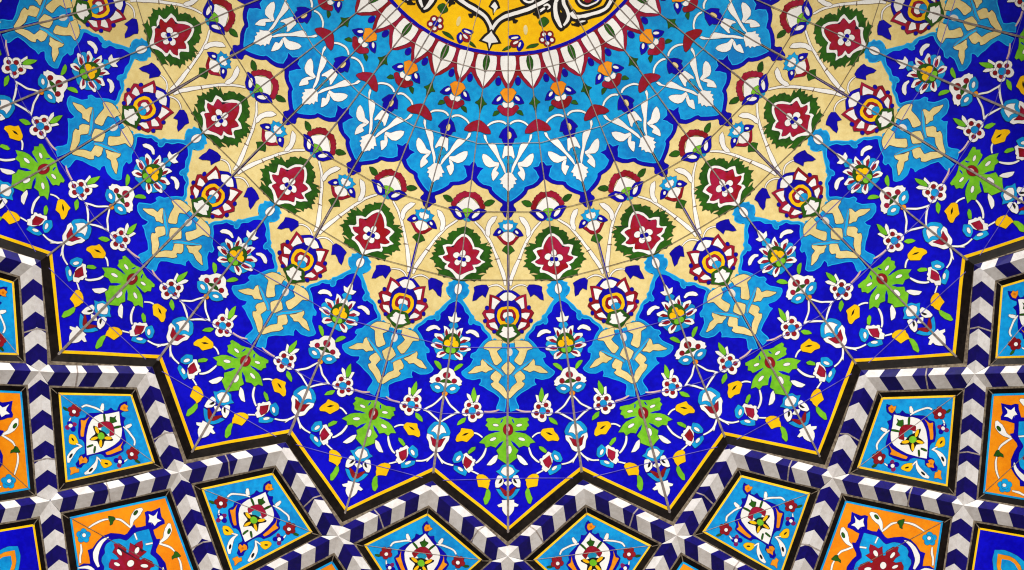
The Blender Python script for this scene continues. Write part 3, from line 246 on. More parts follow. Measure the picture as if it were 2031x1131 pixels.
["medallion","black_knot",-7.2,"M",[["","black",5,[152.3,226.6,157.4,227.7,161.6,223.0,165.7,217.7,167.7,223.4,169.5,231.8,162.8,231.8,153.5,230.6],"g"],["","black",5,[38.0,236.6,43.7,233.5,49.9,235.0,45.9,241.5,39.9,241.7],"g"],["","black",5,[125.6,208.6,132.9,208.8,139.7,213.9,137.2,222.6,137.2,232.1,133.7,232.6,133.0,223.1,128.9,215.3],"g"],["","black",5,[128.1,236.9,133.4,244.6,139.3,242.6,143.9,236.0,137.7,235.6,135.8,239.5],"g"],["","black",5,[80.3,215.6,91.6,209.4,88.1,219.4,87.2,226.6,83.4,221.2],"g"]]],
["medallion","white_lily",-7.2,"A",[["","black",4,[0,258.2,-4.9,262.5,-13.6,270.8,-22.4,283.3,-6.1,287.2,0,302.9],"hp"],["","white",5,[0,261.8,-3.1,267.0,-9.6,273.9,-15.7,281.8,-2.7,285.0,0,297.3],"hp"]]],
["medallion","star_blossom",-7.2,"A",[["","black",4,[0,199.9,-7.3,205.5,-12.0,216.8,-3.4,221.7,1.3,230.6,0,231.6],"hp"],["","white",5,[0,206.8,-2.1,208.4,-7.2,215.6,-0.0,220.0,0,228.6],"hp"]]],
["medallion","crimson_blossom",-7.2,"M",[["","dred",3,[121.1,252.0,120.3,256.2,117.2,259.1,112.9,259.7,109.1,257.6,107.2,253.8,108.0,249.6,111.2,246.7,115.5,246.1,119.3,248.2],"gs"],["","dred",3,[125.9,261.8,125.1,266.0,122.0,269.0,117.7,269.5,113.9,267.5,112.0,263.6,112.8,259.4,115.9,256.5,120.2,256.0,124.0,258.0],"gs"],["","dred",3,[117.9,269.3,117.1,273.5,113.9,276.5,109.6,277.0,105.8,275.0,103.9,271.1,104.7,267.0,107.9,264.0,112.2,263.5,116.0,265.5],"gs"],["","dred",3,[108.1,264.1,107.3,268.3,104.2,271.3,99.9,271.8,96.1,269.8,94.2,265.9,95.0,261.8,98.1,258.8,102.4,258.3,106.3,260.3],"gs"],["","dred",3,[110.1,253.4,109.3,257.6,106.2,260.5,101.9,261.1,98.1,259.1,96.2,255.2,97.0,251.0,100.2,248.1,104.5,247.6,108.3,249.6],"gs"],["","dred",3,[116.9,260.1,116.1,264.5,112.8,267.5,108.3,268.1,104.4,266.0,102.5,262.0,103.3,257.6,106.6,254.6,111.0,254.0,114.9,256.1],"gs"],["petal","white",4,[117.9,252.2,117.5,254.4,115.9,255.9,113.6,256.2,111.7,255.2,110.7,253.2,111.1,251.0,112.7,249.5,115.0,249.2,116.9,250.2],"gs"],["petal","white",4,[122.8,262.3,122.4,264.5,120.8,266.0,118.5,266.3,116.6,265.2,115.6,263.2,116.0,261.1,117.6,259.6,119.9,259.3,121.8,260.3],"gs"],["petal","white",4,[114.5,270.0,114.1,272.2,112.5,273.7,110.3,274.0,108.3,272.9,107.3,270.9,107.7,268.8,109.4,267.3,111.6,267.0,113.6,268.0],"gs"],["petal","white",4,[104.5,264.7,104.1,266.8,102.5,268.4,100.3,268.7,98.3,267.6,97.3,265.6,97.8,263.4,99.4,261.9,101.6,261.6,103.6,262.7],"gs"],["petal","white",4,[106.6,253.7,106.2,255.9,104.6,257.4,102.4,257.7,100.4,256.6,99.4,254.6,99.8,252.5,101.5,250.9,103.7,250.7,105.7,251.7],"gs"],["heart","navy",4,[114.7,260.2,114.1,263.3,111.7,265.6,108.4,266.0,105.5,264.4,104.1,261.5,104.7,258.4,107.1,256.1,110.4,255.7,113.3,257.2],"gs"]]],
["medallion","butterfly_blossom",-7.2,"M",[["","navy",2,[34.7,268.1,41.6,264.8,53.6,263.3,58.0,268.7,51.1,272.0,40.3,273.4],"gs"],["","navy",2,[59.5,270.9,66.0,278.5,64.1,287.1,58.1,293.3,52.3,286.2,53.2,278.9],"gs"],["","dred",2,[55.6,274.4,56.8,278.9,54.6,284.0,49.8,287.6,44.3,288.3,40.2,286.0,39.0,281.4,41.2,276.4,46.0,272.8,51.5,272.1],"gs"],["eye","white",3,[54.3,274.6,54.2,276.4,52.3,278.9,49.4,281.1,46.4,282.2,44.7,281.8,44.7,280.0,46.6,277.5,49.6,275.3,52.5,274.2],"gs"],["eye","white",3,[53.4,266.8,52.4,268.5,49.2,270.3,44.9,271.6,41.2,271.9,39.5,271.1,40.5,269.5,43.7,267.7,48.0,266.4,51.7,266.1],"gs"],["eye","white",3,[59.5,275.4,60.5,276.7,60.7,279.5,60.0,282.7,58.6,285.2,57.1,285.9,56.1,284.6,55.9,281.8,56.7,278.6,58.0,276.1],"gs"]]],
["medallion","green_leaf",-7.2,"M",[["","dgreen",2,[89.8,232.3,98.1,221.6,105.7,224.2,110.1,229.6,104.9,236.3,100.6,240.4,94.1,237.7],"gs"],["","dgreen",2,[70.7,286.8,78.7,278.0,88.0,274.4,95.3,274.1,88.8,280.3,79.5,283.9],"gs"],["","dgreen",2,[25.0,297.0,33.7,288.6,42.0,286.4,36.7,293.0],"gs"],["","lily",2,[70.1,250.4,70.0,256.0,68.5,259.7,65.9,260.0,63.5,256.8,62.0,251.4,62.0,245.8,63.6,242.1,66.1,241.8,68.6,244.9],"gs"]]],
["medallion","dark_flower",-7.2,"M",[["","dred",3,[184.9,180.0,184.0,182.6,180.9,184.5,176.9,185.0,173.4,184.0,171.8,181.7,172.7,179.2,175.8,177.3,179.8,176.7,183.3,177.8],"gs"],["","navy",3,[203.8,175.8,202.7,177.8,199.2,179.3,194.8,179.9,191.1,179.3,189.5,177.7,190.6,175.7,194.0,174.1,198.4,173.6,202.2,174.2],"gs"]]],
["kite","paisley_medallion",37.5,"A",[["","navy",2,[0,1257.7,2.2,1256.5,-4.0,1261.9,-7.8,1269.9,-6.3,1277.6,-4.0,1284.2,-10.1,1288.8,-18.0,1286.4,-19.2,1295.2,-25.1,1301.6,-27.8,1307.4,-37.0,1314.5,-45.8,1322.4,-49.2,1328.4,-48.0,1335.3,-55.4,1344.4,-50.2,1356.1,-42.6,1368.2,-32.4,1378.4,-26.9,1376.2,-19.8,1378.6,-10.6,1388.5,-4.3,1397.7,-10.5,1406.4,-6.1,1418.3,-6.5,1425.4,0,1430.7],"h"],["ground","white",3,[0,1283.5,-6.8,1291.3,-15.8,1301.4,-26.6,1310.2,-34.0,1321.6,-35.8,1332.4,-32.4,1347.2,-24.4,1365.4,-11.7,1383.5,0,1397.5],"h"],["wing","orange",3,[-42.6,1327.3,-42.6,1337.0,-40.1,1345.0,-35.0,1357.4,-27.8,1370.2,-32.8,1372.4,-38.5,1365.7,-44.7,1354.9,-52.5,1344.6,-45.9,1341.8],"g"],["leaf","dgreen",4,[0,1293.2,-1.5,1300.1,-8.4,1303.3,-4.0,1310.3,0.1,1315.8,0,1322.5],"h"],["arch","red",4,[0,1312.4,-4.2,1313.1,-11.4,1317.4,-20.7,1328.7,-14.5,1337.6,-8.0,1329.6,0,1327.0],"h"],["arch","teal",5,[0,1326.6,-6.1,1326.9,-10.6,1332.0,-6.0,1339.1,0,1342.2],"h"],["leaf","dgreen",4,[-22.8,1307.0,-21.6,1308.5,-19.8,1310.7,-18.0,1313.0,-15.8,1315.3,-13.6,1317.7,-11.9,1319.3,-9.9,1317.5,-11.3,1315.6,-13.3,1312.9,-15.2,1310.4,-17.3,1308.3,-19.4,1306.4,-20.9,1305.1],"gp"],["leaf","dgreen",4,[-3.7,1371.4,-5.0,1373.1,-6.7,1375.5,-8.2,1377.8,-9.2,1380.1,-9.9,1382.1,-10.4,1383.5,-8.4,1384.6,-7.5,1383.4,-6.3,1381.7,-5.0,1379.8,-3.8,1377.4,-2.4,1374.7,-1.5,1372.8],"gp"],["star","black",5,[0,1336.3,-12.7,1338.9,-24.9,1338.2,-24.3,1342.3,-11.7,1350.6,-15.1,1360.2,-15.2,1368.6,-6.4,1364.3,0,1360.8],"h"],["star","yellow",6,[-7.3,1346.5,-9.5,1347.3,-13.5,1346.3,-17.6,1343.7,-20.4,1340.6,-20.7,1338.1,-18.4,1337.2,-14.5,1338.3,-10.3,1340.9,-7.6,1344.0],"gs"],["star","yellow",6,[-6.0,1361.7,-9.2,1365.3,-12.1,1366.8,-13.6,1365.7,-13.1,1362.3,-10.8,1358.1,-7.6,1354.5,-4.7,1353.0,-3.2,1354.1,-3.7,1357.5],"gs"],["star","lgreen",7,[6.2,1351.9,2.7,1354.4,-1.8,1354.2,-5.5,1351.4,-7.1,1347.0,-5.9,1342.8,-2.3,1340.3,2.1,1340.5,5.8,1343.4,7.4,1347.7],"s"]]],
["kite","orange_blossom",37.5,"A",[["","orange",4,[-0.8,1264.3,-3.9,1271.6,-1.4,1278.8,4.2,1277.7,9.3,1275.6,13.9,1271.1,8.8,1269.2,7.7,1263.5,3.3,1264.5],"c"],["heart","amber",5,[5.8,1272.7,4.6,1273.6,3.1,1273.6,1.9,1272.7,1.5,1271.2,1.9,1269.7,3.2,1268.8,4.7,1268.8,5.9,1269.7,6.3,1271.2],"s"]]],
["kite","orange_cross_blossom",37.5,"A",[["","orange",4,[-7.8,1404.8,-1.2,1407.3,-0.2,1401.9,7.1,1404.3,9.8,1411.3,3.4,1415.2,0.4,1422.7,-3.6,1417.2,-8.6,1414.4],"c"],["heart","amber",5,[1.9,1412.6,0.8,1413.5,-0.6,1413.5,-1.7,1412.6,-2.1,1411.2,-1.7,1409.9,-0.5,1409.0,0.9,1409.0,2.0,1409.8,2.4,1411.2],"s"]]],
["kite","orange_tip_blossom",37.5,"A",[["","orange",4,[-3.6,1431.1,0.7,1433.2,5.0,1430.3,8.3,1436.5,2.6,1442.0,-1.3,1452.5,-5.2,1443.9,-11.9,1440.3],"c"]]],
["kite","red_flower",37.5,"M",[["leaf","dgreen",2,[-96.4,1342.7,-89.8,1341.6,-80.2,1342.7,-87.7,1346.8,-95.0,1345.7],"g"],["","dred",3,[-64.5,1333.3,-67.2,1335.4,-70.6,1335.4,-73.3,1333.4,-74.3,1330.1,-73.2,1326.7,-70.5,1324.6,-67.1,1324.6,-64.4,1326.7,-63.4,1330.0],"gs"],["","dred",3,[-61.7,1342.5,-64.5,1344.6,-67.8,1344.6,-70.6,1342.6,-71.6,1339.2,-70.5,1335.9,-67.7,1333.8,-64.3,1333.8,-61.6,1335.8,-60.6,1339.2],"gs"],["","dred",3,[-69.3,1348.2,-72.1,1350.3,-75.4,1350.3,-78.1,1348.3,-79.1,1344.9,-78.1,1341.6,-75.3,1339.5,-71.9,1339.5,-69.2,1341.6,-68.2,1344.9],"gs"],["","dred",3,[-76.8,1342.6,-79.5,1344.7,-82.9,1344.7,-85.6,1342.6,-86.6,1339.3,-85.5,1336.0,-82.8,1333.9,-79.4,1333.9,-76.7,1335.9,-75.7,1339.2],"gs"],["","dred",3,[-73.8,1333.4,-76.5,1335.5,-79.9,1335.5,-82.6,1333.4,-83.6,1330.1,-82.5,1326.8,-79.8,1324.7,-76.4,1324.7,-73.7,1326.7,-72.7,1330.0],"gs"],["","dred",3,[-67.5,1341.3,-71.3,1344.1,-76.0,1344.2,-79.7,1341.3,-81.1,1336.7,-79.6,1332.1,-75.8,1329.3,-71.2,1329.2,-67.4,1332.1,-66.1,1336.7],"gs"],["heart","white",4,[-69.9,1341.2,-71.8,1342.6,-74.1,1342.6,-75.9,1341.2,-76.6,1338.9,-75.9,1336.6,-74.0,1335.2,-71.7,1335.2,-69.8,1336.6,-69.1,1338.9],"gs"]]],
["kite","violet_flower",37.5,"M",[["","violet",2,[-55.0,1364.2,-58.0,1366.9,-61.2,1367.5,-63.4,1365.8,-63.8,1362.4,-62.3,1358.7,-59.3,1356.1,-56.1,1355.5,-53.9,1357.2,-53.5,1360.5],"gs"],["","violet",2,[-61.1,1376.7,-63.5,1378.6,-66.6,1378.6,-69.0,1376.8,-69.9,1373.8,-68.9,1370.8,-66.5,1368.9,-63.4,1368.9,-61.0,1370.7,-60.1,1373.7],"gs"],["","navy",2,[-50.3,1372.6,-52.8,1374.2,-56.0,1373.9,-58.8,1371.8,-60.1,1368.7,-59.4,1365.8,-56.9,1364.2,-53.7,1364.5,-50.9,1366.6,-49.6,1369.7],"gs"],["","navy",2,[-60.7,1367.7,-63.3,1369.5,-66.6,1369.3,-69.4,1367.1,-70.6,1363.9,-69.8,1360.8,-67.2,1359.1,-63.9,1359.3,-61.1,1361.4,-59.9,1364.6],"gs"],["heart","white",3,[-58.9,1369.0,-60.8,1370.5,-63.1,1370.5,-65.0,1369.1,-65.7,1366.8,-65.0,1364.5,-63.1,1363.0,-60.7,1363.0,-58.9,1364.4,-58.2,1366.7],"gs"]]],
["kite","yellow_bud",37.5,"M",[["","yellow",2,[-52.0,1381.6,-42.0,1378.9,-28.1,1387.0,-31.8,1394.0,-42.7,1398.0,-49.1,1390.7],"gs"],["slit","black",3,[-38.1,1389.2,-39.2,1389.9,-41.4,1389.8,-43.8,1388.8,-45.5,1387.5,-45.8,1386.2,-44.7,1385.5,-42.6,1385.7,-40.2,1386.6,-38.5,1388.0],"gs"]]],
["kite","white_tendril",37.5,"M",[["","white",2,[-64.9,1322.1,-63.8,1319.9,-62.3,1316.9,-60.3,1314.6,-57.0,1312.8,-52.6,1311.2,-48.2,1309.8,-44.2,1308.5,-40.5,1307.4,-36.8,1306.7,-32.5,1306.0,-28.2,1305.6,-25.0,1305.3,-25.0,1303.0,-28.2,1302.8,-32.7,1302.6,-37.3,1302.8,-41.3,1303.8,-45.2,1305.0,-49.1,1306.4,-53.6,1307.8,-58.4,1309.3,-62.5,1311.5,-65.3,1314.9,-66.8,1318.5,-67.7,1320.9],"gp"],["","white",2,[-27.1,1300.3,-27.8,1298.9,-28.7,1297.0,-29.5,1295.1,-31.1,1293.2,-32.7,1290.8,-34.1,1289.1,-37.5,1290.7,-37.3,1292.9,-36.8,1295.9,-36.1,1299.0,-34.4,1301.1,-32.8,1302.8,-31.6,1303.9],"gp"],["","white",2,[-72.4,1353.4,-72.1,1355.1,-71.7,1357.4,-71.1,1359.8,-70.0,1361.7,-68.9,1363.3,-68.0,1364.3,-66.2,1362.9,-66.8,1361.8,-67.7,1360.2,-68.4,1358.5,-69.1,1356.6,-69.7,1354.4,-70.2,1352.8],"gp"],["","white",2,[-30.6,1392.2,-28.7,1391.7,-26.0,1391.1,-23.5,1390.6,-21.4,1390.3,-19.2,1390.1,-17.7,1389.9,-17.7,1387.6,-19.2,1387.5,-21.5,1387.4,-24.0,1387.6,-26.6,1388.3,-29.3,1389.2,-31.2,1389.9],"gp"],["","white",2,[-19.8,1388.5,-21.7,1390.3,-24.1,1393.2,-26.3,1396.6,-28.1,1400.2,-29.4,1404.1,-30.4,1408.3,-30.6,1413.0,-30.4,1418.0,-29.6,1423.1,-26.8,1427.5,-23.7,1431.2,-21.3,1433.5,-17.9,1431.6,-18.3,1428.3,-19.2,1423.9,-19.5,1419.9,-20.3,1416.4,-20.8,1412.3,-21.0,1408.4,-21.5,1404.9,-21.6,1401.6,-21.4,1398.5,-20.5,1395.2,-19.2,1392.0,-18.3,1389.5],"gp"],["slit","black",3,[-23.5,1423.7,-25.1,1422.9,-26.4,1420.1,-26.9,1416.5,-26.5,1413.5,-25.2,1412.1,-23.6,1413.0,-22.3,1415.7,-21.8,1419.3,-22.3,1422.4],"gs"]]],
["orange","lobed_medallion",30,"A",[["","navy",2,[0,1406.9,5.3,1416.2,11.6,1424.5,19.1,1427.5,23.0,1432.7,16.8,1440.4,12.9,1448.7,8.4,1456.2,15.5,1464.1,23.9,1470.2,30.3,1465.9,31.9,1476.9,32.7,1489.6,35.6,1495.1,47.0,1498.6,62.8,1506.3,73.9,1519.9,78.4,1536.5,79.6,1552.5,86.6,1561.2,77.0,1572.4,69.3,1583.8,81.6,1590.5,89.4,1604.0,68.0,1616.5,36.8,1625.2,0,1634.7],"hp"],["ground","turq",3,[0,1459.4,9.7,1468.7,19.4,1478.5,22.4,1485.5,24.5,1497.1,27.4,1504.3,42.4,1507.3,52.5,1516.5,59.7,1531.1,59.5,1541.5,53.5,1548.6,55.3,1560.1,51.9,1568.7,41.5,1575.1,37.0,1590.1,21.2,1607.5,0,1613.8],"h"],["vine","white",4,[62.3,1515.8,63.3,1519.3,64.9,1524.0,66.0,1528.7,66.7,1533.0,67.0,1537.6,67.0,1542.2,66.5,1547.0,65.6,1551.9,64.3,1556.3,63.5,1560.3,62.2,1563.8,60.5,1567.0,57.5,1571.3,53.4,1575.7,50.5,1579.0,53.1,1582.7,57.0,1580.7,62.4,1577.3,67.5,1573.4,70.8,1568.8,73.2,1564.1,75.1,1559.1,75.8,1553.4,76.0,1547.5,75.7,1541.8,74.9,1536.5,73.7,1531.3,72.0,1526.4,69.2,1521.8,66.0,1517.7,63.6,1515.0],"gp"],["vine","white",4,[87.9,1603.9,83.8,1599.7,77.7,1594.1,71.6,1589.5,65.4,1588.5,60.2,1589.1,56.9,1589.6,57.4,1595.7,60.6,1595.7,64.8,1595.7,68.9,1596.7,74.9,1598.9,81.8,1602.6,87.0,1605.2],"gp"],["vine","white",4,[20.0,1480.2,18.7,1481.3,16.9,1482.7,15.0,1484.3,12.8,1486.2,10.5,1488.2,8.9,1489.6,10.9,1492.2,12.5,1490.8,14.8,1488.8,17.0,1486.9,18.9,1485.2,20.6,1483.7,21.8,1482.6],"gp"],["crown","white",4,[0,1416.9,1.8,1426.6,4.6,1431.4,14.6,1431.3,9.4,1437.9,7.4,1447.3,0.3,1444.1,0,1448.4],"hp"],["rosette","crimson",4,[0,1486.9,5.7,1495.1,9.2,1504.1,18.9,1504.0,13.9,1515.6,11.3,1523.7,15.9,1525.4,21.0,1517.9,37.4,1516.7,46.6,1522.8,40.8,1529.1,41.0,1539.7,31.2,1541.1,23.1,1545.3,26.2,1550.6,36.3,1554.2,36.1,1564.9,32.5,1571.7,20.4,1571.0,11.7,1584.5,-4.5,1592.9,0,1582.6],"hp"],["spot","white",5,[0.8,1518.3,-1.6,1516.9,-3.1,1513.2,-3.2,1508.4,-1.8,1504.6,0.6,1503.0,3.0,1504.4,4.6,1508.2,4.7,1512.9,3.2,1516.8],"s"],["spot","white",5,[34.8,1529.0,34.5,1531.6,31.8,1534.5,27.7,1536.6,23.8,1537.1,21.7,1535.9,22.0,1533.3,24.8,1530.4,28.8,1528.2,32.7,1527.7],"gs"],["spot","white",5,[27.6,1558.3,26.1,1559.9,22.8,1560.6,18.8,1560.0,15.8,1558.4,14.9,1556.4,16.4,1554.8,19.7,1554.2,23.7,1554.8,26.7,1556.4],"gs"],["spot","white",6,[7.0,1544.9,3.9,1548.3,-0.1,1549.2,-3.4,1547.3,-4.8,1543.3,-3.7,1538.8,-0.6,1535.4,3.4,1534.5,6.7,1536.4,8.1,1540.3],"s"]]],
["orange","blue_corner_flower",30,"M",[["","turq",2,[118.1,1534.0,115.3,1536.7,111.6,1537.3,108.3,1535.4,106.7,1531.8,107.4,1527.9,110.1,1525.2,113.9,1524.7,117.2,1526.5,118.8,1530.1],"gs"],["","turq",2,[122.3,1543.4,119.5,1546.1,115.8,1546.7,112.5,1544.8,110.9,1541.2,111.6,1537.3,114.3,1534.6,118.1,1534.0,121.4,1535.9,123.0,1539.5],"gs"],["","turq",2,[115.0,1550.6,112.3,1553.3,108.5,1553.9,105.2,1552.0,103.6,1548.4,104.3,1544.5,107.1,1541.8,110.8,1541.2,114.2,1543.1,115.8,1546.7],"gs"],["","turq",2,[106.4,1545.7,103.6,1548.4,99.8,1549.0,96.5,1547.1,94.9,1543.5,95.6,1539.6,98.4,1536.9,102.2,1536.3,105.5,1538.2,107.1,1541.8],"gs"],["","turq",2,[108.2,1535.4,105.5,1538.2,101.7,1538.7,98.4,1536.8,96.8,1533.2,97.5,1529.3,100.3,1526.6,104.0,1526.1,107.3,1527.9,108.9,1531.5],"gs"],["","turq",2,[115.0,1542.4,111.7,1545.7,107.3,1546.3,103.3,1544.1,101.4,1539.8,102.3,1535.2,105.6,1531.9,110.0,1531.3,114.0,1533.5,115.9,1537.7],"gs"],["heart","white",3,[112.0,1538.9,110.3,1540.6,108.0,1540.9,105.9,1539.8,104.9,1537.6,105.4,1535.2,107.1,1533.5,109.4,1533.1,111.5,1534.3,112.5,1536.5],"gs"]]],
["orange","white_tendril",30,"M",[["","white",2,[108.2,1519.1,107.0,1515.9,105.2,1511.4,103.3,1507.0,101.4,1503.3,99.4,1499.7,97.2,1496.2,94.5,1492.7,91.7,1489.3,88.7,1486.2,85.4,1483.7,82.2,1481.6,79.9,1480.3,78.8,1482.1,80.7,1483.8,83.6,1486.2,86.4,1488.9,89.0,1491.9,91.6,1495.2,94.1,1498.6,96.3,1501.8,98.3,1505.2,100.2,1508.7,102.4,1512.8,104.5,1517.1,106.1,1520.1],"gpo"],["","white",2,[68.6,1472.9,66.2,1471.7,62.6,1470.1,58.4,1469.0,54.1,1469.2,49.8,1469.9,45.5,1470.7,40.8,1471.6,36.0,1472.5,32.7,1473.3,33.3,1476.6,36.6,1476.0,41.4,1475.3,46.1,1474.6,50.4,1473.8,54.5,1473.1,58.1,1472.9,61.7,1473.4,65.3,1474.4,67.8,1475.2],"gpo"],["","white",2,[29.4,1428.8,28.9,1432.3,28.9,1436.9,28.5,1441.1,29.5,1444.4,30.4,1447.9,31.1,1451.4,32.4,1454.6,33.5,1457.5,34.2,1460.3,33.8,1464.2,32.7,1468.6,32.1,1471.9,34.7,1473.2,36.7,1470.4,39.2,1466.3,41.4,1461.9,42.8,1457.6,43.5,1453.5,44.1,1449.6,43.8,1445.5,43.3,1441.1,42.5,1436.6,39.3,1432.6,36.1,1429.1,33.4,1427.0],"gpo"],["slit","dgreen",3,[39.7,1448.3,37.8,1447.5,36.2,1444.8,35.5,1441.1,36.0,1437.9,37.5,1436.4,39.4,1437.2,41.0,1439.9,41.6,1443.6,41.2,1446.8],"gs"],["","white",2,[104.0,1556.1,101.8,1559.0,98.7,1563.3,96.0,1567.6,94.9,1571.5,94.3,1574.9,93.4,1578.4,91.2,1583.1,88.6,1588.2,86.7,1591.9,89.2,1593.4,91.3,1589.8,94.1,1584.7,96.6,1579.8,98.0,1575.9,98.8,1572.6,100.0,1569.5,101.9,1565.3,104.3,1560.8,106.0,1557.5],"gpo"],["leaf","dgreen",3,[68.2,1474.0,72.5,1472.1,83.8,1475.8,78.6,1482.5,73.3,1486.4,71.1,1492.1,68.0,1486.9,69.6,1480.8],"g"]]],
["blue","orange_ring_motif",37.5,"A",[["","turq",2,[0,1638.7,-15.4,1650.6,-21.8,1661.9,-29.6,1677.5,-34.6,1700.7,-24.6,1729.8,0,1756.8],"h"],["","orange",3,[0,1649.1,-15.5,1666.6,-21.1,1679.6,-23.1,1698.5,-10.7,1724.1,0,1740.7],"h"],["heart","turq2",4,[0,1663.0,-11.4,1675.0,-15.8,1687.9,-13.2,1705.9,0,1721.9],"h"]]]
]
def zof(sh, mi, k): return sh[2] * .08 + (mi % 20) * .0015 + k * .004 + .02
def build_motif(parent, rec, mi, degs, off=(0, 0), label=None):
    ring, name, ax, kind, shapes = rec
    if kind == 'F':
        ms = Mesh()
        for dg in degs:
            for k, sh in enumerate(shapes):
                for mr in (False, True): put(ms, sh, zof(sh, mi, k) - (.3 if sh[2] else .55), mr, dg)
        return [ms.obj(name, parent)]
    out = []
    frame = ring in ('kite', 'orange', 'blue')
    for mr in ((False,) if kind == 'A' else (False, True)):
        items = []                                     # (sub, polygon list index, mirrored, bbox)
        for k, sh in enumerate(shapes):
            for m2 in ((False, True) if kind == 'A' and 'g' in sh[4] else (mr,)):
                q = sh[3]; X = [(-v if m2 else v) for v in q[::2]]; Y = q[1::2]
                if 'h' in sh[4]: X = X + [-v for v in X]
                items.append((sh[0], k, m2, [min(X), max(X), min(Y), max(Y)]))
        groups = []
        for it in items:
            hit = [g for g in groups if g[0] == it[0] and (it[0] == '' or not (it[3][0] > g[1][1] + .5 or it[3][1] < g[1][0] - .5 or it[3][2] > g[1][3] + .5 or it[3][3] < g[1][2] - .5))]
            ng = [it[0], list(it[3]), [it]]
            for g in hit:
                ng[1] = [min(ng[1][0], g[1][0]), max(ng[1][1], g[1][1]), min(ng[1][2], g[1][2]), max(ng[1][3], g[1][3])]; ng[2] = g[2] + ng[2]; groups.remove(g)
            groups.append(ng)
        groups.sort(key=lambda g: g[0] != '')
        for dg in degs:
            q = shapes[0][3]; cx = sum(q[::2]) / (len(q) / 2) * (-1 if mr else 1); cy = sum(q[1::2]) / (len(q) / 2)
            if not seen(*rot((cx, cy), degs_off if frame else dg)): continue
            root = None
            for sub, bb, its in groups:
                ms = Mesh(off, degs_off if frame else 0)
                for s_, k, m2, _ in its: put(ms, shapes[k], zof(shapes[k], mi, k) + (.002 if m2 else 0), m2, 0 if frame else dg)
                o = ms.obj(name if root is None else sub, parent if root is None else root)
                if root is None: root = o; out.append(o)
    return out
degs_off = 0
RINGS = {}
RINGS['medallion'] = thing('vault_medallion', 'round yellow tile medallion with black and white arabesques, cut off by the top edge', 'tile medallion', VAULT)
RINGS['collar'] = thing('turquoise_collar', 'turquoise tile ring of white petals and scalloped palmettes around the yellow medallion', 'tile ring', VAULT)
RINGS['cream'] = thing('cream_flower_band', 'cream tile ring painted with pink rosettes and red lotus flowers outside the turquoise ring', 'tile ring', VAULT)
RINGS['star'] = thing('cobalt_star_panel', 'cobalt blue many pointed star panel with green rosettes, edged in yellow', 'star panel', VAULT)
def strips(rows, colr, z, name, parent, deg0, n):
    """rows: function angle -> list of radii; builds the ring between them"""
    ms = Mesh()
    for k in range(n):
        for j in range(3):
            a0, a1 = deg0 + k * 7.5 + j * 2.5, deg0 + k * 7.5 + (j + 1) * 2.5
            r0, r1 = rows(a0), rows(a1)
            for i in range(len(r0) - 1):
                pts = [(r * math.sin(math.radians(a)), r * math.cos(math.radians(a)), z) for r, a in ((r0[i], a0), (r0[i + 1], a0), (r1[i + 1], a1), (r1[i], a1))]
                ms.face(pts, colr)
    return ms.obj(name, parent)
R_VAL, R_TIP, R_RIM = 1149.0, 1269.5, 306.0
def polar(r, a): return (r * math.sin(math.radians(a)), r * math.cos(math.radians(a)))
def star_r(a, rv=R_VAL, rt=R_TIP):
    t = abs((a + 7.5) % 15 - 7.5)             # 0 at a tip, 7.5 at a valley
    p, q = polar(rt, 0), polar(rv, 7.5); s, c = math.sin(math.radians(t)), math.cos(math.radians(t))
    # ray (s,c)*r meets line p-q
    dx, dy = q[0] - p[0], q[1] - p[1]
    return (p[0] * dy - p[1] * dx) / (s * dy - c * dx)
lerp = lambda a, b, n: [a + (b - a) * i / n for i in range(n + 1)]
strips(lambda a: lerp(0.1, R_RIM - 5, 4), 'yellow', -.3, 'yellow_ground', RINGS['medallion'], 0, 48)
strips(lambda a: [R_RIM - 5.5, R_RIM + 1], 'navy', .1, 'navy_rim', RINGS['medallion'], 0, 48)
strips(lambda a: lerp(R_RIM, 500, 3), 'turq', -.3, 'turquoise_ground', RINGS['collar'], 0, 48)
strips(lambda a: lerp(640, star_r(a) - 5, 6), 'field', -.7, 'cobalt_ground', RINGS['star'], 0, 48)
strips(lambda a: [star_r(a) - 8, star_r(a)], 'gold', .2, 'yellow_edging', RINGS['star'], 0, 48)
for i, rec in enumerate(DATA):
    ring, name, ax, kind, shapes = rec
    if ring in ('kite', 'orange', 'blue'): continue
    if ring == 'medallion': build_motif(RINGS[ring], rec, i, [ax]); continue
    degs = [ax + 15 * k for k in range(-12, 12)] if kind != 'F' else [15 * k for k in range(-12, 12)]
    build_motif(RINGS[ring], rec, i, degs)
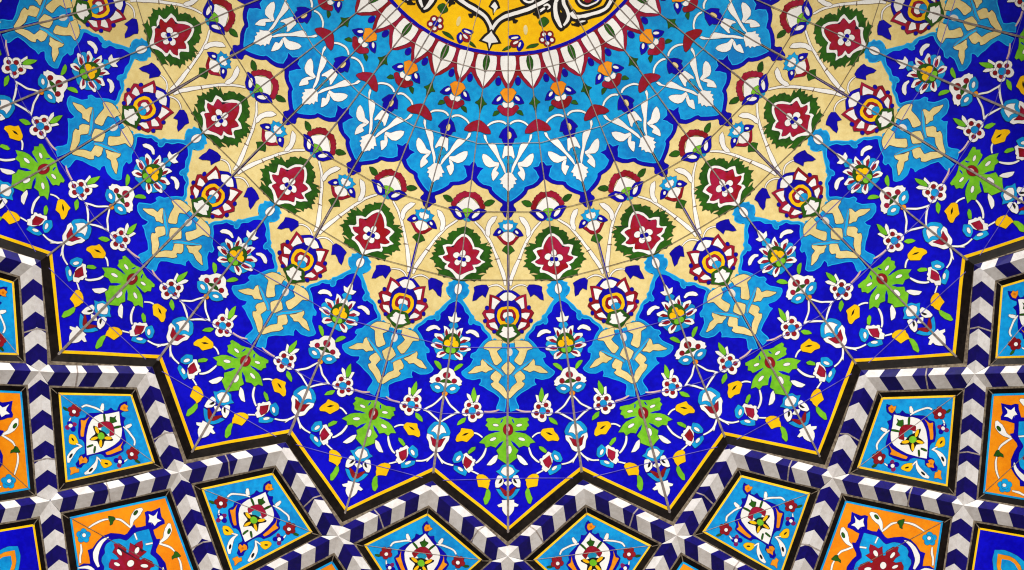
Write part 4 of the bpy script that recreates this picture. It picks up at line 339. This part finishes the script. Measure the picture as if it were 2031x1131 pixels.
# grout seams: radial folds of the vault and the straight courses between the tiles
def line(ms, p, q, w0, w1, z, c, n=4):
    d_ = Vector((q[0] - p[0], q[1] - p[1])); l = d_.length; d_.normalize(); nx, ny = -d_.y, d_.x
    for i in range(n):
        t0, t1 = i / n, (i + 1) / n; pts = []
        for t, sg in ((t0, 1), (t1, 1), (t1, -1), (t0, -1)):
            w_ = (w0 * (1 - t) + w1 * t) / 2
            pts.append((p[0] + d_.x * l * t + nx * w_ * sg, p[1] + d_.y * l * t + ny * w_ * sg, z))
        ms.face(pts, c)
for ring, r0, r1 in (('medallion', 20, R_RIM), ('collar', R_RIM, 560), ('cream', 560, 850), ('star', 850, None)):
    for k in range(48):
        ms = Mesh(); a_ = k * 7.5; vw = random.uniform(.8, 1.2)
        re = r1 or star_r(a_) + (15 if k % 2 == 0 else 22)
        w0, w1 = {'medallion': (1.0, 1.3), 'collar': (1.8, 2.3), 'cream': (2.0, 2.7), 'star': (3.1, 4.4)}[ring]
        if ring == 'medallion' and k % 2: continue
        if not any(seen(*polar(r0 + (re - r0) * t, a_)) for t in (0, .25, .5, .75, 1)): continue
        line(ms, polar(r0, a_), polar(re, a_), w0 * vw, w1 * vw, 1.3, 'seam' if ring != 'medallion' else 'joint', 6)
        ms.obj('grout_seam', RINGS[ring])
    for yy, rg in ((336, 'collar'), (476, 'collar'), (612, 'cream'), (747, 'cream'), (884, 'star'), (1021, 'star'), (1159, 'star')):
        if rg != ring: continue
        for k in range(24):
            if not seen(*rot((0, yy), 15 * k)): continue
            x1 = yy * math.tan(math.radians(7.5)) if yy < 1150 else 133; mt = Mesh(); dy = random.uniform(-2, 2)
            line(mt, rot((-x1, yy), 15 * k), rot((x1, yy + dy), 15 * k), 1.3, 1.3, 1.2, {'cream': 'dust', 'star': 'cobaltjoint'}.get(ring, 'joint'), 4)
            mt.obj('tile_joint', RINGS[ring])
# ---------------------------------------------------------------- lattice of chevron ribs and framed panels
RV, RT, RW, RX = 1182.5, 1316.5, 1512.0, 1775.0
V = lambda k: polar(RV, 15 * k + 7.5)          # between tips k and k+1
TT = lambda k: polar(RT, 15 * k)
WW = lambda k: polar(RW, 15 * k + 7.5)
XX = lambda k: polar(RX, 15 * k)
RY = 2080.0
YY = lambda k: polar(RY, 15 * k + 7.5)
def inset(poly, ds):
    """move every edge i (poly[i] -> poly[i+1]) inwards by ds[i]"""
    n = len(poly); ar = sum(p[0] * q[1] - q[0] * p[1] for p, q in zip(poly, poly[1:] + poly[:1])); sg = 1 if ar > 0 else -1; L = []
    for i in range(n):
        p, q = Vector(poly[i]), Vector(poly[(i + 1) % n]); d_ = (q - p).normalized(); nn = Vector((-d_.y, d_.x)) * sg
        L.append((p + nn * ds[i], d_))
    out = []
    for i in range(n):
        (p, d_), (q, e_) = L[i - 1], L[i]
        t = ((q.x - p.x) * e_.y - (q.y - p.y) * e_.x) / (d_.x * e_.y - d_.y * e_.x)
        out.append((p.x + d_.x * t, p.y + d_.y * t))
    return out
ZR, ZI, ZO = 20.0, 8.0, 6.0                    # ridge, inner foot, outer foot
RIBS = {}                                       # (inner node, outer node) -> list of (footA, footB, zfoot)
def edge_feet(poly, names, foot, kinds):
    n = len(poly)
    for i in range(n):
        a, b = names[i], names[(i + 1) % n]; fa, fb = foot[i], foot[(i + 1) % n]; pa, pb = poly[i], poly[(i + 1) % n]
        if math.hypot(*pa) > math.hypot(*pb): a, b, fa, fb, pa, pb = b, a, fb, fa, pb, pa
        RIBS.setdefault((a, b), []).append((pa, pb, fa, fb, ZI if kinds[i] == 'i' else ZO))
# star frame belongs to the star panel
nk = list(range(-12, 12)); poly = []; nm = []
for k in nk: poly += [TT(k), V(k)]; nm += [('T', k), ('V', k)]
foot = inset(poly, [12] * 48)
edge_feet(poly, nm, foot, ['i'] * 48)
edge = []
for k in nk: edge += [polar(R_TIP, 15 * k), polar(R_VAL, 15 * k + 7.5)]
outer = inset(edge, [-16] * 48)
ms = Mesh(); mg = Mesh()
for i in range(48):
    j = (i + 1) % 48
    ms.face([(*edge[i], 0), (*edge[j], 0), (*outer[j], 6), (*outer[i], 6)], 'trim')
    mg.face([(*outer[i], 6), (*outer[j], 6), (*foot[j], ZI), (*foot[i], ZI)], 'dust')
ms.obj('black_trim', RINGS['star']); mg.obj('grout_bed', RINGS['star'])
side = lambda k: 'right' if k > 0 else 'left'
ORD = ['first', 'second', 'third', 'fourth', 'fifth', 'sixth']
def panel(kind, k, ring_deg, nodes, names, kinds, label, group):
    """kinds per edge: 'o' = outer side of its rib, 'i' = inner side"""
    base = math.hypot(*nodes[0]) * .5 + math.hypot(*nodes[2]) * .5
    loc = [rot(p, -ring_deg) for p in nodes]
    root = thing(kind, label, 'tile panel', VAULT @ Matrix.Rotation(math.radians(ring_deg), 4, 'Z') @ Matrix.Translation((0, -base * U, 0)), group)
    feet = inset(nodes, [31 if q == 'o' else 12 for q in kinds]); edge_feet(nodes, names, feet, kinds)
    off = (0, base); n = len(loc)
    f = inset(loc, [31 if q == 'o' else 12 for q in kinds])
    g = inset(loc, [35 if q == 'o' else 15 for q in kinds])
    e_ = inset(loc, [46.5 if q == 'o' else 26.5 for q in kinds])
    ln = inset(loc, [50.5 if q == 'o' else 30.5 for q in kinds])
    m1, m2, m3, m4 = (Mesh(off, ring_deg) for _ in range(4))
    for i in range(n):
        j = (i + 1) % n; zf = lambda t: ZO if kinds[t] == 'o' else ZI
        zi = zf(i)
        m1.face([(*f[i], zi), (*f[j], zi), (*g[j], zi - .6), (*g[i], zi - .6)], 'dust')
        m2.face([(*g[i], zi - .6), (*g[j], zi - .6), (*e_[j], 0), (*e_[i], 0)], 'trim')
        m3.face([(*e_[i], 0), (*e_[j], 0), (*ln[j], .3), (*ln[i], .3)], {'turquoise_kite_panel': 'mustard', 'orange_kite_panel': 'turq', 'cobalt_kite_panel': 'gold'}[kind])
    c = {'turquoise_kite_panel': 'turq3', 'orange_kite_panel': 'orangef', 'cobalt_kite_panel': 'field'}[kind]
    m4.face([(*p, -.1) for p in ln], c)
    m4.obj('tile_field', root); m3.obj('painted_border', root); m2.obj('black_trim', root); m1.obj('grout_bed', root)
    mj = Mesh(off, ring_deg)
    a0, a1 = (e_[1], e_[3])
    if kind == 'turquoise_kite_panel': line(mj, a0, a1, 1.2, 1.2, 1.2, 'joint', 2)
    if kind == 'orange_kite_panel': line(mj, a0, a1, 1.2, 1.2, 1.2, 'dust', 2)
    if kind == 'cobalt_kite_panel': line(mj, a0, a1, 1.2, 1.2, 1.2, 'joint', 2)
    for c0, c1 in zip(e_, g): line(mj, c0, c1, 1.6, 1.6, 7.4, 'dust', 1)
    mj.obj('tile_joint', root)
    return root, off
def motifs(kind, root, off, deg):
    global degs_off
    degs_off = deg
    for i, rec in enumerate(DATA):
        if rec[0] == kind: build_motif(root, rec, i, [0], off)
def cell_seen(nodes):
    n = len(nodes); cx = sum(p[0] for p in nodes) / n; cy = sum(p[1] for p in nodes) / n
    return any(seen(px * .85 + cx * .15, py * .85 + cy * .15, 25) for px, py in nodes) or seen(cx, cy, 25)
for k in range(-6, 6):
    nodes = [V(k), TT(k + 1), WW(k), TT(k)]
    if cell_seen(nodes):
        n_ = k + 1 if k >= 0 else -k
        lab = f'turquoise kite panel, {ORD[n_-1]} kite {side(k + .5)} of the lowest star point'
        root, off = panel('turquoise_kite_panel', k, 15 * k + 7.5, nodes, [('V', k), ('T', k + 1), ('W', k), ('T', k)], 'oiio', lab, 'turquoise kite panels around the cobalt star')
        motifs('kite', root, off, 15 * k + 7.5)
    nodes = [TT(k), WW(k), XX(k), WW(k - 1)]
    if cell_seen(nodes):
        wh = 'directly below the lowest star point' if k == 0 else f'between the {ORD[abs(k)-1]} and {ORD[abs(k)]} turquoise kites {side(k)} of centre'
        lab = f'orange panel with blue lobed medallion, {wh}'
        root, off = panel('orange_kite_panel', k, 15 * k, nodes, [('T', k), ('W', k), ('X', k), ('W', k - 1)], 'oiio', lab, 'orange panels in the outer row')
        motifs('orange', root, off, 15 * k)
    nodes = [WW(k), XX(k + 1), YY(k), XX(k)]
    if cell_seen(nodes):
        n_ = k + 1 if k >= 0 else -k
        lab = f'cobalt panel with an orange ring, cut off in the lower {side(k + .5)} corner'
        root, off = panel('cobalt_kite_panel', k, 15 * k + 7.5, nodes, [('W', k), ('X', k + 1), ('Y', k), ('X', k)], 'oiio', lab, 'cobalt panels in the corners')
        motifs('blue', root, off, 15 * k + 7.5)
def clip(P, fn):
    Q = []; n = len(P)
    for i in range(n):
        a, b = P[i], P[(i + 1) % n]; fa, fb = fn(a), fn(b)
        if fa >= 0: Q.append(a)
        if fa * fb < 0:
            t = fa / (fa - fb); Q.append(tuple(a[j] + (b[j] - a[j]) * t for j in range(len(a))))
    return Q
def rib_label(a, b):
    k = a[1] if a[0] in 'VW' else b[1]; o_ = b[1] if a[0] in 'VW' else a[1]
    n_ = k + 1 if k >= 0 else -k; e_ = 'outer' if (o_ == k + 1) == (k >= 0) else 'inner'; w_ = f'{ORD[n_-1]} turquoise kite {side(k + .5)} of centre'
    if a[0] == 'V': return f'chevron rib between blue star and {e_} side of {w_}', 'ribs along the star edge'
    if a[0] == 'T': return f'chevron rib under {e_} side of the {w_}', 'ribs between kites and orange panels'
    return f'{e_} chevron rib running off frame below the {w_}', 'ribs between orange and cobalt panels'
for (a, b), sides in RIBS.items():
    pa, pb = Vector(sides[0][0]), Vector(sides[0][1])
    vis = sum(seen(*(pa.lerp(pb, t)), 30) for t in (0, .15, .3, .5, .7, .85, 1))
    if not vis or len(sides) < 2: continue
    lab, grp = rib_label(a, b)
    mid = (pa + pb) / 2; off = (mid.x, mid.y); L = (pb - pa).length; ax_ = (pb - pa).normalized()
    root = thing('chevron_rib', lab, 'ceiling rib', VAULT @ Matrix.Translation((mid.x * U, -mid.y * U, 0)), grp)
    rnd = random.Random(ord(a[0]) * 7 + a[1] * 31 + b[1] * 7)
    ph = {'V': 24.0, 'T': 18.0, 'W': 28.0}[a[0]] + rnd.uniform(-2.5, 2.5); st = 31.8 * rnd.uniform(.98, 1.02); frj = rnd.uniform(.5, .66)
    for (p_, q_, fa, fb, zf) in sides:
        inner = zf == ZI; wd = 12 if inner else 31; slope = {True: 15.0, False: 22.0}[inner]
        fa, fb = Vector(fa), Vector(fb)
        P = [(pa.x, pa.y, 0.), (pb.x, pb.y, 0.), (fb.x, fb.y, 1.), (fa.x, fa.y, 1.)]       # third entry: share of the way down the face
        P = [(x, y, t) for x, y, t in P]
        ms = Mesh(off)
        def s_of(p): return (Vector((p[0], p[1])) - pa).dot(ax_) - slope * p[2]
        i = -3
        while True:
            s0, s1 = ph + st * i, ph + st * (i + 1)
            if s0 > L + 60: break
            Q = clip(clip(P, lambda p: s_of(p) - s0), lambda p: s1 - s_of(p))
            if len(Q) >= 3: ms.face([(x, y, ZR + (zf - ZR) * t) for x, y, t in Q], 'chevnavy' if i % 2 == 0 else 'chevwhite')
            i += 1
        ms.obj('upper_face' if inner else 'lower_face', root)
        for fr in (frj,):
            s0 = L * fr; mj = Mesh(off)
            Q = clip(clip(P, lambda p: s_of((p[0], p[1], p[2] * .4)) - s0), lambda p: s0 + 2.8 - s_of((p[0], p[1], p[2] * .4)))
            if len(Q) >= 3: mj.face([(x, y, ZR + (zf - ZR) * t + .5) for x, y, t in Q], 'joint'); mj.obj('tile_joint', root)
# ---------------------------------------------------------------- the masonry behind the tiles, and the courtyard floor
R_B = 1980; n = 96; vs = []; fs = []
for z in (-2.2, -90):
    for r in (1, 500, 1000, 1500, R_B):
        for i in range(n):
            x, y = polar(r, 360 * i / n); vs.append((x * U, -y * U, (z + hgt(x, y)) * U))
for j in range(4):
    for i in range(n):
        k = (i + 1) % n; fs.append((j * n + i, j * n + k, (j + 1) * n + k, (j + 1) * n + i)); q = 5 * n
        fs.append((q + j * n + i, q + (j + 1) * n + i, q + (j + 1) * n + k, q + j * n + k))
for i in range(n):
    k = (i + 1) % n; fs.append((4 * n + i, 4 * n + k, 9 * n + k, 9 * n + i))
me = bpy.data.meshes.new('ceiling'); me.from_pydata(vs, [], fs); me.materials.append(MATS['dust'])
o = bpy.data.objects.new('ceiling', me); col.objects.link(o); o.matrix_world = VAULT; o['kind'] = 'structure'
me = bpy.data.meshes.new('ground'); me.from_pydata([(-60, -60, 0), (60, -60, 0), (60, 60, 0), (-60, 60, 0)], [], [(0, 1, 2, 3)]); me.materials.append(MATS['paving'])
o = bpy.data.objects.new('ground', me); col.objects.link(o); o['kind'] = 'structure'

# unseen arch-shaped light blocker, added in front of the vault, its inner edge just outside the picture: it takes the daylight off the outer corners
def blocker_curve(n=40):
    P = [(1275, 2600)] + [(1275, 2200), (1275, 1500), (1275, 900)]
    for i in range(n + 1):
        a = math.pi * i / n; P.append((1275 * math.cos(a), 600 - 760 * math.sin(a)))
    return P + [(-1275, 900), (-1275, 1500), (-1275, 2200), (-1275, 2600)]
inn = [(x, y - 955) for x, y in blocker_curve()]; out_ = []
for i, (x, y) in enumerate(inn):
    X = 2700 * (1 if x > 0 else -1) if abs(x) > 1270 else max(-2700, min(2700, x * 3.4)); Yo = y if abs(x) > 1270 else max(-2400, y - 1400)
    out_.append((X, Yo))
vs = []; fs = []; n = len(inn)
for z in (720, 880):
    for P in (inn, out_):
        for x, y in P: vs.append((x * U, -y * U, z * U))
for i in range(n - 1):
    fs += [(i, i + 1, n + i + 1, n + i), (2 * n + i, 3 * n + i, 3 * n + i + 1, 2 * n + i + 1), (i, 2 * n + i, 2 * n + i + 1, i + 1), (n + i, n + i + 1, 3 * n + i + 1, 3 * n + i)]
me = bpy.data.meshes.new('arch_shade_blocker'); me.from_pydata(vs, [], fs); me.materials.append(MATS['paving'])
o = bpy.data.objects.new('arch_shade_blocker', me); col.objects.link(o); o.matrix_world = VAULT; o['kind'] = 'structure'
